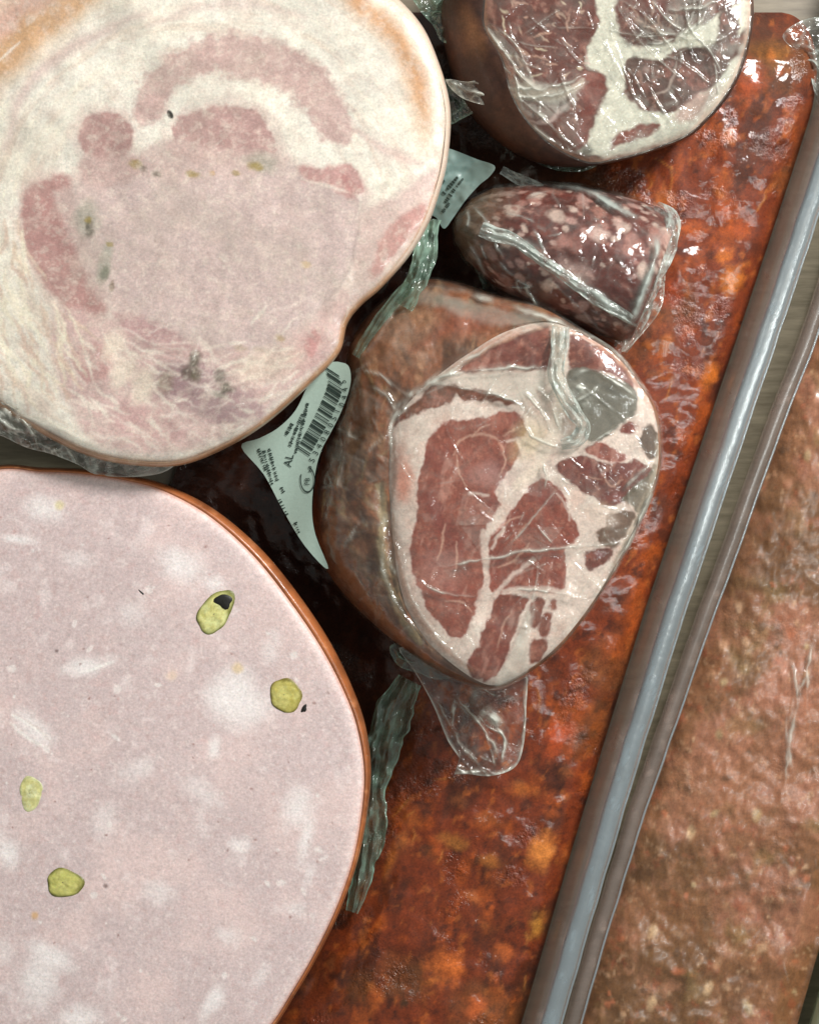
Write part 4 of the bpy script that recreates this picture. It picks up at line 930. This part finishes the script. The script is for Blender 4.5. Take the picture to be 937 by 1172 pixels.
# ================================================================== far cured pork neck (top)
TF = [(560, -20), (554, 10), (556, 34), (575, 68), (586, 108), (606, 141), (634, 167), (672, 185), (705, 181), (740, 172), (783, 155), (806, 136), (828, 110), (846, 76), (857, 30), (856, -12), (840, -60), (795, -105), (715, -125), (632, -108), (582, -68)]
TB = [(512, -20), (504, 10), (508, 50), (520, 95), (545, 140), (590, 176), (632, 190), (676, 190), (710, 184), (742, 175), (786, 158), (809, 139), (832, 112), (850, 77), (861, 30), (860, -12), (843, -62), (796, -110), (712, -130), (620, -118), (550, -85)]
TC = (705, 30)
def neck_top():
    N, M_ = 620, 170
    X, Y, t, th, r = radial(TF, TC, N, M_)
    fz = lambda x, y: 222+(x-705)*.04
    z = fz(X, Y)-12*edge_roll(t, r, 14)+(fbm(X, Y, 60, 131, 3)-.5)*6
    R = (112, 56, 50)
    p = Paint(X, Y, (92, 40, 30))
    p.veil(40, .45, .7, (72, 38, 28), 3, .8)
    fat = (204, 200, 182)
    def Q(pts): return [(450+a/1.924, b/1.923) for a, b in pts]
    p.poly(Q([(455, -40), (492, -40), (488, 40), (505, 90), (545, 108), (600, 92), (650, 62), (700, 45), (775, 0), (790, 40), (740, 90), (690, 100), (640, 128), (570, 150), (520, 150), (508, 180), (515, 215), (560, 245), (620, 245), (670, 205), (710, 165), (745, 125), (765, 150), (720, 235), (650, 300), (560, 330), (470, 345), (405, 335), (420, 300), (450, 250), (470, 200), (466, 165), (425, 145), (432, 100), (448, 60)]), fat, 3, 5, 16, 7)
    p.poly(Q([(500, 290), (560, 270), (590, 275), (560, 300), (500, 318), (478, 330), (480, 310)]), (112, 50, 38), 2.5, 3, 12, 8)
    p.poly([(690+.192*a, .192*b) for a, b in [(130, 380), (200, 350), (330, 352), (400, 325), (480, 285), (560, 280), (640, 270), (676, 200), (690, 80), (760, 55), (800, 120), (785, 290), (720, 430), (640, 530), (520, 580), (420, 670), (320, 650), (200, 600), (135, 560)]], (76, 42, 32), 2.5, 3, 14, 9)
    p.poly([(690+.192*a, .192*b) for a, b in [(520, 590), (640, 535), (700, 520), (640, 620), (540, 720), (430, 720), (430, 680)]], (168, 132, 120), 5, 3, 14, 10, .8)
    p.line([(690+.192*a, .192*b) for a, b in [(440, 370), (420, 450), (370, 540), (300, 560)]], 3, (170, 150, 136), 1.5, 2, 9, 12, .7)
    p.poly(Q([(405, 170), (455, 160), (465, 195), (440, 250), (425, 320), (404, 330), (398, 290), (418, 230)]), (112, 52, 44), 3, 4, 12, 11)
    p.poly(Q([(300, 180), (360, 195), (420, 175), (400, 210), (350, 225), (300, 215), (250, 205)]), (196, 182, 164), 4, 5, 12, 12, .8)
    p.poly(Q([(310, 235), (350, 230), (390, 260), (405, 310), (400, 330), (350, 300), (310, 270)]), (98, 50, 40), 3, 5, 12, 13)
    p.line(Q([(300, 265), (340, 270), (370, 240), (400, 215)]), 5, (206, 180, 170), 2, 3, 10, 14, .7)
    p.poly(Q([(200, -20), (215, 40), (235, 100), (262, 190), (285, 210), (250, 130), (225, 60), (212, -20)]), (176, 128, 110), 3, 3, 12, 15, .8)
    lean = np.clip((.42-p.col[:, 1]/(p.col[:, 0]+1e-6))*12, 0, 1)
    rng = random.Random(14)
    for k in range(34):
        a = rng.uniform(225, 420); b = rng.uniform(0, 175); an = rng.gauss(.9, .6); l = rng.uniform(10, 40)
        p.line(Q([(a, b), (a+l*.5*math.cos(an)+rng.uniform(-5, 5), b+l*.5*math.sin(an)), (a+l*math.cos(an), b+l*math.sin(an))]), rng.uniform(1.2, 3), rng.choice([(190, 160, 148), (180, 140, 128), (206, 190, 172)]), 1.2, 3, 9, 800+k, .8)
    for k in range(16):
        a = rng.uniform(500, 640); b = rng.uniform(0, 70); an = rng.gauss(.9, .9); l = rng.uniform(10, 36)
        p.line(Q([(a, b), (a+l*.5*math.cos(an)+3, b+l*.5*math.sin(an)), (a+l*math.cos(an), b+l*math.sin(an))]), rng.uniform(1.2, 2.5), (182, 150, 138), 1.2, 3, 9, 850+k, .6)
    p.veil(16, .52, .74, (146, 90, 82), 20, .5, mask=lean); p.veil(8, .62, .8, (176, 130, 120), 21, .4, mask=lean)
    d = (1-t)*np.tile(r, M_); p.mix(np.exp(-(d/5)**2)*.6, (182, 136, 116)); p.ell(671, 172, 6, 6, 0, (80, 70, 58), .6, .8)
    p.noise(6, .24, 22); p.col[:, 2] *= 1-.14*lean
    T = thing('cured_pork_neck', 'wrapped cured pork neck at the top with creamy fat branching through dark red meat', 'cured meat', 690, 40, 60, 'vacuum packed cured pork necks')
    link_mesh('cut_face', wpos(X, Y, z), ring_faces(M_, N), M['face'], T, {'Col': p.col})
    thb, rb = resample(spline(TB, 10), TC, N)
    x1 = TC[0]+r*np.cos(th); y1 = TC[1]+r*np.sin(th); x2 = TC[0]+rb*np.cos(th); y2 = TC[1]+rb*np.sin(th); z1 = fz(x1, y1)-12
    rings = []; K = 30; gap = np.clip((rb-r)/50, 0, 1); zl = 190-60*gap
    for k in range(K+1):
        s = k/K; hx = np.sin(s*np.pi/2); hz = 1-np.cos(s*np.pi/2); rings.append((x1+(x2-x1)*hx, y1+(y2-y1)*hx, z1+(zl-z1)*hz))
    for o, zz in ((.98, 120), (.95, 90), (.88, 66), (.5, 62), (.2, 62)): rings.append((TC[0]+rb*o*np.cos(th), TC[1]+rb*o*np.sin(th), np.minimum(zl, zz)+0*th))
    RX = np.concatenate([q[0] for q in rings]); RY = np.concatenate([q[1] for q in rings]); RZ = np.concatenate([q[2] for q in rings])
    q = Paint(RX, RY, (62, 38, 28)); q.veil(30, .45, .65, (84, 52, 36), 3, .7); q.veil(14, .55, .75, (46, 28, 22), 4, .7); q.ell(540, 40, 10, 24, -.3, (140, 96, 62), .95, .55, .5, 5); q.noise(7, .25, 6)
    link_mesh('cured_side', wpos(RX, RY, RZ), ring_faces(len(rings), N), M['side'], T, {'Col': q.col})
    # film
    Nf = 480; Mf = 130; s = np.linspace(.0002, 1.012, Mf)[:, None]; thf = np.linspace(0, 2*np.pi, Nf, endpoint=False); rf = np.interp(thf, np.r_[th, 2*np.pi], np.r_[r, r[0]])
    FX = (TC[0]+s*rf*np.cos(thf)).ravel(); FY = (TC[1]+s*rf*np.sin(thf)).ravel()
    ln = [(Q(a), w, h_, m_) for a, w, h_, m_ in [([(200, 55), (240, 110), (290, 180), (330, 195)], 2, 5, .6), ([(205, 60), (260, 150), (285, 240)], 2, 5, .6), ([(210, 50), (270, 100), (300, 170)], 1.6, 4, .5), ([(195, 70), (225, 130), (270, 170)], 1.6, 4, .6),
         ([(240, 190), (300, 195), (360, 190), (430, 160)], 2.2, 5, .7), ([(260, 205), (310, 215), (370, 205), (420, 180)], 1.8, 4, .5), ([(490, 10), (520, 60), (560, 110), (640, 180)], 1.6, 4, .5), ([(500, 0), (560, 40), (620, 120)], 1.5, 3, .5),
         ([(550, 100), (610, 90), (660, 60), (690, 20)], 2.4, 5, .7), ([(560, 60), (620, 80), (700, 90), (770, 60)], 1.8, 4, .6), ([(640, 0), (650, 60), (700, 120), (730, 180)], 1.5, 3, .5), ([(580, 120), (640, 140), (700, 190)], 1.5, 3, .5),
         ([(560, 190), (590, 240), (620, 290)], 1.4, 3, .35), ([(310, 240), (360, 290), (400, 330)], 1.8, 3, .5), ([(300, 270), (360, 320), (430, 352)], 2, 3, .5), ([(570, 0), (600, 40), (640, 70)], 1.5, 3, .5), ([(600, 20), (660, 20), (720, 0)], 1.8, 4, .6),
         ([(360, 150), (375, 190), (400, 240)], 1.5, 3, .4), ([(470, 60), (500, 130), (530, 220)], 1.2, 2, .3), ([(590, 150), (640, 110), (700, 100)], 1.4, 3, .45)]]
    ln += rand_lines(46, (560, -10, 850, 170), rng, (.8, 1.4), (1, 2.5), (.12, .4), (14, 60)) + rand_lines(20, (700, -10, 830, 90), rng, (.8, 1.4), (1, 2.5), (.25, .55), (14, 50))
    h, mk = crease(FX, FY, ln, 31)
    fh, fm = facets(FX, FY, 110, (560, -10, 850, 180), rng, (12, 46), (.05, .22)); h += fh; 
    hz = Paint(FX, FY, (0, 0, 0))
    def a5(L): return [(540+.192*a, .192*b) for a, b in L]
    def a6(L): return [(690+.192*a, .192*b) for a, b in L]
    hz.poly(a5([(60, 560), (150, 500), (280, 470), (380, 490), (560, 500), (620, 560), (600, 640), (480, 690), (430, 740), (390, 700), (330, 680), (200, 640)]), (255, 255, 255), 3, 4, 12, 1, .34, tex=.4)
    hz.poly(a5([(90, 150), (150, 190), (260, 300), (370, 480), (320, 490), (230, 340), (140, 240)]), (255, 255, 255), 1.5, 2, 12, 2, .34)
    hz.poly(a6([(160, 60), (330, 150), (370, 100), (400, -20), (560, -20), (660, -20), (660, 250), (600, 270), (440, 200), (330, 240), (240, 200)]), (255, 255, 255), 4, 4, 12, 3, .30, tex=.5)
    hz.line(a6([(860, 120), (830, 290), (700, 500), (470, 830)]), 7, (255, 255, 255), 2, 1, 12, 4, .35)
    mk = mk*.65+hz.col[:, 0]*.85+fm*.3+.1*ridged(FX, FY, 26, 9, 4)+.25*sstep(.55, .8, fbm(FX, FY, 20, 17, 3))*sstep(690, 720, FX)
    FZ = fz(FX, FY)+5-11*np.exp(-np.clip(1-np.repeat(s.ravel(), Nf), 0, 1)*np.tile(rf, Mf)/14)+h+(fbm(FX, FY, 60, 131, 3)-.5)*6+(fbm(FX, FY, 20, 132, 3)-.5)*3
    link_mesh('film_wrap', wpos(FX, FY, FZ), ring_faces(Mf, Nf), M['film'], T, {'milk': np.clip(mk, 0, .85)})
    # loose gathered film on its left
    film_patch('film_tail', Q([(115, 175), (160, 180), (210, 175), (270, 205), (330, 225), (290, 240), (220, 235), (150, 215)]), Q([(215, 205)])[0], lambda x, y: 190+.25*(x-560), M['film'], T, 150, 30,
               [(Q([(120, 178), (190, 205), (270, 215), (310, 225)]), 2.2, 4, .7), (Q([(150, 182), (200, 185), (260, 208)]), 2, 4, .6)], 4, 14, 12, .35, .4, 2)
    film_patch('film_tail', Q([(110, 175), (150, 190), (200, 225), (190, 240), (150, 262), (125, 272), (115, 230)]), Q([(145, 225)])[0], lambda x, y: 150+.2*(x-520), M['film_green'], T, 120, 24, [(Q([(118, 180), (150, 210), (190, 235)]), 2.2, 4, .5)], 4, 14, 13, .3, .5, 2)
    film_patch('film_tail', Q([(330, 318), (400, 352), (450, 362), (410, 378), (350, 372), (300, 345)]), Q([(375, 350)])[0], lambda x, y: 120+0*x, M['film_green'], T, 120, 20, [], 4, 12, 14, .25, .3, 2)
neck_top()

# ================================================================== salami
AX = np.array([(520, 250), (548, 256), (600, 272), (660, 290), (728, 313), (752, 322)], float)
def salami():
    T = thing('salami_piece', 'short dark red salami chunk with white fat flecks in creased clear film', 'salami', 650, 290, 74)
    K = 230; N = 240
    tt = np.linspace(0, 1, K); P = spline(AX, 12, False); L = np.r_[0, np.cumsum(np.hypot(*np.diff(P, axis=0).T))]
    s = tt*L[-1]; ax = np.interp(s, L, P[:, 0]); ay = np.interp(s, L, P[:, 1]); ln_ = L[-1]
    rad = np.interp(s/ln_, [0, .04, .12, .3, .5, .8, .95, .985, 1], [6, 26, 44, 64, 75, 80, 80, 74, 4])
    zc = 152+0*s
    ph = np.linspace(0, 2*np.pi, N, endpoint=False)
    dx, dy = .951, .31; nx, ny = -.36, .933
    def tube(extra, zx=0, bumpy=0):
        A = ax[:, None]+nx*(rad+extra)[:, None]*np.cos(ph); B = ay[:, None]+ny*(rad+extra)[:, None]*np.cos(ph); Z = zc[:, None]+(rad+extra)[:, None]*np.sin(ph)*.92
        return A.ravel(), B.ravel(), Z.ravel()
    X, Y, Z = tube(0)
    U = np.repeat(s, N); V_ = (np.repeat(rad, N)*np.tile(ph, K)); V_ = np.tile(ph, K)*78
    p = Paint(U, V_, (96, 46, 40)); p.veil(24, .45, .7, (70, 34, 28), 3, .8); p.veil(12, .55, .75, (122, 66, 56), 4, .5)
    rng = random.Random(17)
    for k in range(420):
        a = rng.uniform(8, ln_); b = rng.uniform(10, 480); q = rng.random()
        rx = rng.uniform(1.6, 4.4) if q < .75 else rng.uniform(5, 9)
        p.ell(a, b, rx*rng.uniform(1, 1.7), rx, rng.gauss(-.4, .5), rng.choice([(188, 158, 154), (172, 134, 130), (196, 172, 166), (160, 112, 106), (150, 104, 96)]), .4, .85, .5, 20+k, .8)
    p.ell(ln_*.62, 78*1.25, 21, 15, .1, (190, 160, 158), .5, .85, .35, 19, 1)
    for k in range(26):
        a = rng.uniform(20, ln_); b = rng.uniform(20, 240); l = rng.uniform(12, 40); an = rng.gauss(-.3, .3)
        p.line([(a, b), (a+l*.5*math.cos(an), b+l*.5*math.sin(an)+3), (a+l*math.cos(an), b+l*math.sin(an))], 3, (158, 112, 104), 1.5, 3, 10, 60+k, .5)
    # greyish where the casing shows at the tied end and lower edge
    p.mix(sstep(70, 20, U)*.8, (78, 62, 40)); p.noise(6, .3, 7); p.col *= np.array([.9, .88, .78])
    link_mesh('meat', wpos(X, Y, Z+(fbm(U, V_, 30, 8, 3)-.5)*5), ring_faces(K, N), M['salami'], T, {'Col': p.col})
    # film tube, creased
    X, Y, Z = tube(4)
    rg = random.Random(19)
    ln = [([(553, 262), (570, 268), (600, 282), (640, 310), (690, 345), (716, 364)], 5, 6, .85), ([(617, 208), (670, 216), (712, 244), (740, 270), (752, 290)], 3, 4, .6), ([(671, 214), (700, 236), (735, 252)], 3, 4, .55),
          ([(540, 235), (560, 262), (575, 300)], 2, 3, .3), ([(535, 280), (548, 300), (556, 318)], 2.4, 3, .45), ([(535, 240), (534, 262)], 2, 3, .4), ([(590, 340), (620, 350), (650, 370), (690, 396)], 3, 4, .4),
          ([(600, 325), (612, 350), (618, 360)], 2, 3, .7), ([(650, 340), (680, 372), (705, 392)], 2, 3, .4), ([(745, 262), (752, 285), (740, 320), (722, 366), (706, 396)], 4, 4, .7)]
    ln += rand_lines(46, (545, 210, 750, 395), rg, (1, 1.8), (1, 3), (.1, .4), (10, 45), (.5, .6))
    h, mk = crease(X, Y, ln, 41); up = (np.sin(np.tile(ph, K)) > -.1); mk = mk*up
    mk = mk+.12*ridged(X, Y, 18, 43, 4)
    link_mesh('film_wrap', wpos(X, Y, Z+h*up+(fbm(X, Y, 16, 44, 3)-.5)*5), ring_faces(K, N), M['film_blue'], T, {'milk': np.clip(mk, 0, .9)})
    def zs(x, y):    # height of the top of the tube at a point
        u = (x-660)*nx+(y-290)*ny; return 152+.92*math.sqrt(max(0, 79**2-u*u))
    ribbon('film_seam', [(x, y, zs(x, y)+7, w) for x, y, w in [(550, 262, 9), (566, 268, 9), (590, 276, 6.5), (612, 292, 6), (640, 312, 6.5), (672, 335, 7), (700, 352, 7), (722, 366, 5)]], M['film_blue'], T, 170, 22, 2.8, 8, 61, .7, 3, .3, 1.4)
    ribbon('film_end_seal', [(748, 238, 168, 9), (763, 252, 190, 14), (760, 282, 205, 14), (748, 312, 208, 12), (738, 342, 200, 11), (726, 372, 182, 11), (710, 400, 160, 8)], M['film_blue'], T, 190, 30, 5, 10, 63, .6, 4, .35, 2)
    film_patch('film_end', [(768, 262), (777, 252), (775, 276), (762, 310), (757, 350), (738, 378), (712, 404), (716, 380), (736, 340), (752, 300)], (748, 325), lambda x, y: 170+0*x, M['film'], T, 140, 26, [], 5, 14, 65, .35, .5, 2)
    ribbon('film_tie', [(574, 194, 160, 5), (590, 203, 164, 6), (605, 210, 168, 6), (620, 216, 170, 5)], M['film_blue'], T, 60, 12, 1.5, 9, 67, .55, 2, .3, .5)
    ribbon('film_tie', [(522, 262, 140, 6), (540, 266, 150, 7), (556, 266, 170, 8)], M['film_green'], T, 50, 14, 3, 9, 68, .4, 2, .3, .5)
    ribbon('film_tie', [(526, 268, 120, 3), (538, 290, 124, 3.4), (548, 312, 126, 3), (556, 330, 124, 3)], M['film_green'], T, 60, 10, 1.5, 9, 69, .4, 2, .3, .5)
salami()

# ================================================================== small loose pieces
# printed label sticking out from under the pancetta
def loose_label():
    LP = [(505, 168), (520, 172), (545, 182), (566, 190), (560, 202), (548, 212), (532, 230), (518, 250), (508, 262), (500, 250), (490, 240), (484, 200), (490, 170)]
    T = thing('printed_label', 'crumpled pale green label poking out from under the right edge of the pancetta', 'label', 525, 210, 120)
    X, Y, t, th, r = radial(LP, (520, 210), 120, 40)
    zf = lambda x, y: 158+.25*(np.asarray(x, float)-520)+6*np.sin((np.asarray(x, float)*.7+np.asarray(y, float)*.7)*.12)+(fbm(np.asarray(x, float), np.asarray(y, float), 14, 3, 2)-.5)*5
    p = Paint(X, Y, (128, 152, 146)); p.veil(14, .45, .7, (150, 174, 168), 3, .8); p.veil(8, .55, .8, (112, 140, 134), 4, .6); p.col *= .7
    link_mesh('paper', wpos(X, Y, zf(X, Y)), ring_faces(40, 120), meat_mat('loose_label_paper', .4, 0, .2, 300, .1, 0), T, {'Col': p.col})
    V = []; F = []; rg = random.Random(8)
    for (x0, y0, x1, y1, w) in [(507, 222, 524, 202, 2.4), (509, 232, 520, 216, 2.6), (506, 243, 514, 232, 2.2), (522, 214, 530, 204, 1.6), (503, 214, 508, 206, 1.6)]:
        n = 8; d = np.array([x1-x0, y1-y0], float); l = np.hypot(*d); d /= l; nn = np.array([-d[1], d[0]])
        for k in range(n):
            if rg.random() < .15: continue
            a = np.array([x0, y0])+d*l*k/n; b = a+d*l/n*.78; ww = w*rg.uniform(.6, 1)
            m = len(V); V += [a-nn*ww, b-nn*ww, b+nn*ww, a+nn*ww]; F.append((m, m+1, m+2, m+3))
    V = np.array(V); link_mesh('printed_marks', wpos(V[:, 0], V[:, 1], zf(V[:, 0], V[:, 1])+1.2), F, M['ink'], T, smooth=False)
loose_label()

o = ribbon('plastic_strip', [(468, 778, 128, 14), (456, 802, 122, 20), (444, 836, 114, 21), (434, 872, 108, 18), (428, 905, 104, 13), (427, 930, 104, 15), (426, 960, 100, 15), (419, 985, 98, 12), (412, 1015, 94, 11), (403, 1044, 90, 7)],
           M['film_green'], None, 300, 34, 8, 16, 71, .3, 5, .75, 4)
tag(o, 'greenish crumpled clear plastic strip hanging out along the right rim of the mortadella', 'plastic strip')
rng = random.Random(44)
o = film_patch('plastic_bag', [(462, -30), (560, -30), (566, 20), (540, 36), (520, 50), (504, 46), (496, 30), (478, 8)], (515, 5), lambda x, y: 150+0*x, M['film_green'], None, 150, 40,
               rand_lines(12, (480, -10, 550, 40), rng, (1.4, 2.4), (2, 5), (.2, .5), (10, 30)), 9, 18, 45, .25, .3, 2)
tag(o, 'dark greenish clear bag crumpled in the gap between the pancetta and the far pork neck', 'plastic bag')
o = film_patch('clear_wrapper', [(895, 40), (940, 20), (990, 60), (970, 130), (938, 122), (930, 100), (922, 70)], (945, 75), lambda x, y: 60+0*x, M['film_blue'], None, 140, 36,
               rand_lines(14, (905, 30, 960, 120), rng, (1.4, 2.6), (2, 5), (.2, .6), (15, 40), (1.0, .5)), 6, 16, 46, .3, .4, 2)
tag(o, 'wrinkled clear wrapper at the top right corner beyond the end of the red sausage slab', 'plastic wrapper')

# ================================================================== camera, lamps, world
cam = bpy.data.cameras.new('camera'); co = bpy.data.objects.new('camera', cam); C.objects.link(co)
co.location = (0, 0, D*S); cam.sensor_fit = 'VERTICAL'; cam.sensor_height = 24; cam.sensor_width = 24; cam.lens = 24*D/1172
cam.clip_start = .01; cam.clip_end = 20
bpy.context.scene.camera = co

def area(name, loc, size, power, col, size_y=None, target=(0, 0, .05)):
    l = bpy.data.lights.new(name, 'AREA'); l.energy = power; l.color = col; l.size = size
    if size_y: l.shape = 'RECTANGLE'; l.size_y = size_y
    ob = bpy.data.objects.new(name, l); C.objects.link(ob); ob.location = loc
    from mathutils import Vector
    ob.rotation_euler = (Vector(target)-Vector(loc)).to_track_quat('-Z', 'Y').to_euler()
area('key_lamp', (.60, .62, .75), .20, 17, (1, .99, .965), .22)
area('rim_streak_lamp', (.62, -.02, .85), .02, 2.4, (.93, 1, .98), .9)  # added to draw a bright streak along the tray rims
w = bpy.data.worlds.new('World'); bpy.context.scene.world = w; w.use_nodes = True
w.node_tree.nodes['Background'].inputs[0].default_value = (.94, 1, .97, 1); w.node_tree.nodes['Background'].inputs[1].default_value = .29
vs = bpy.context.scene.view_settings; vs.view_transform = 'Standard'; vs.look = 'None'; vs.exposure = 0; vs.gamma = 1
sc = bpy.context.scene; sc.cycles.transparent_max_bounces = 24; sc.cycles.max_bounces = 8
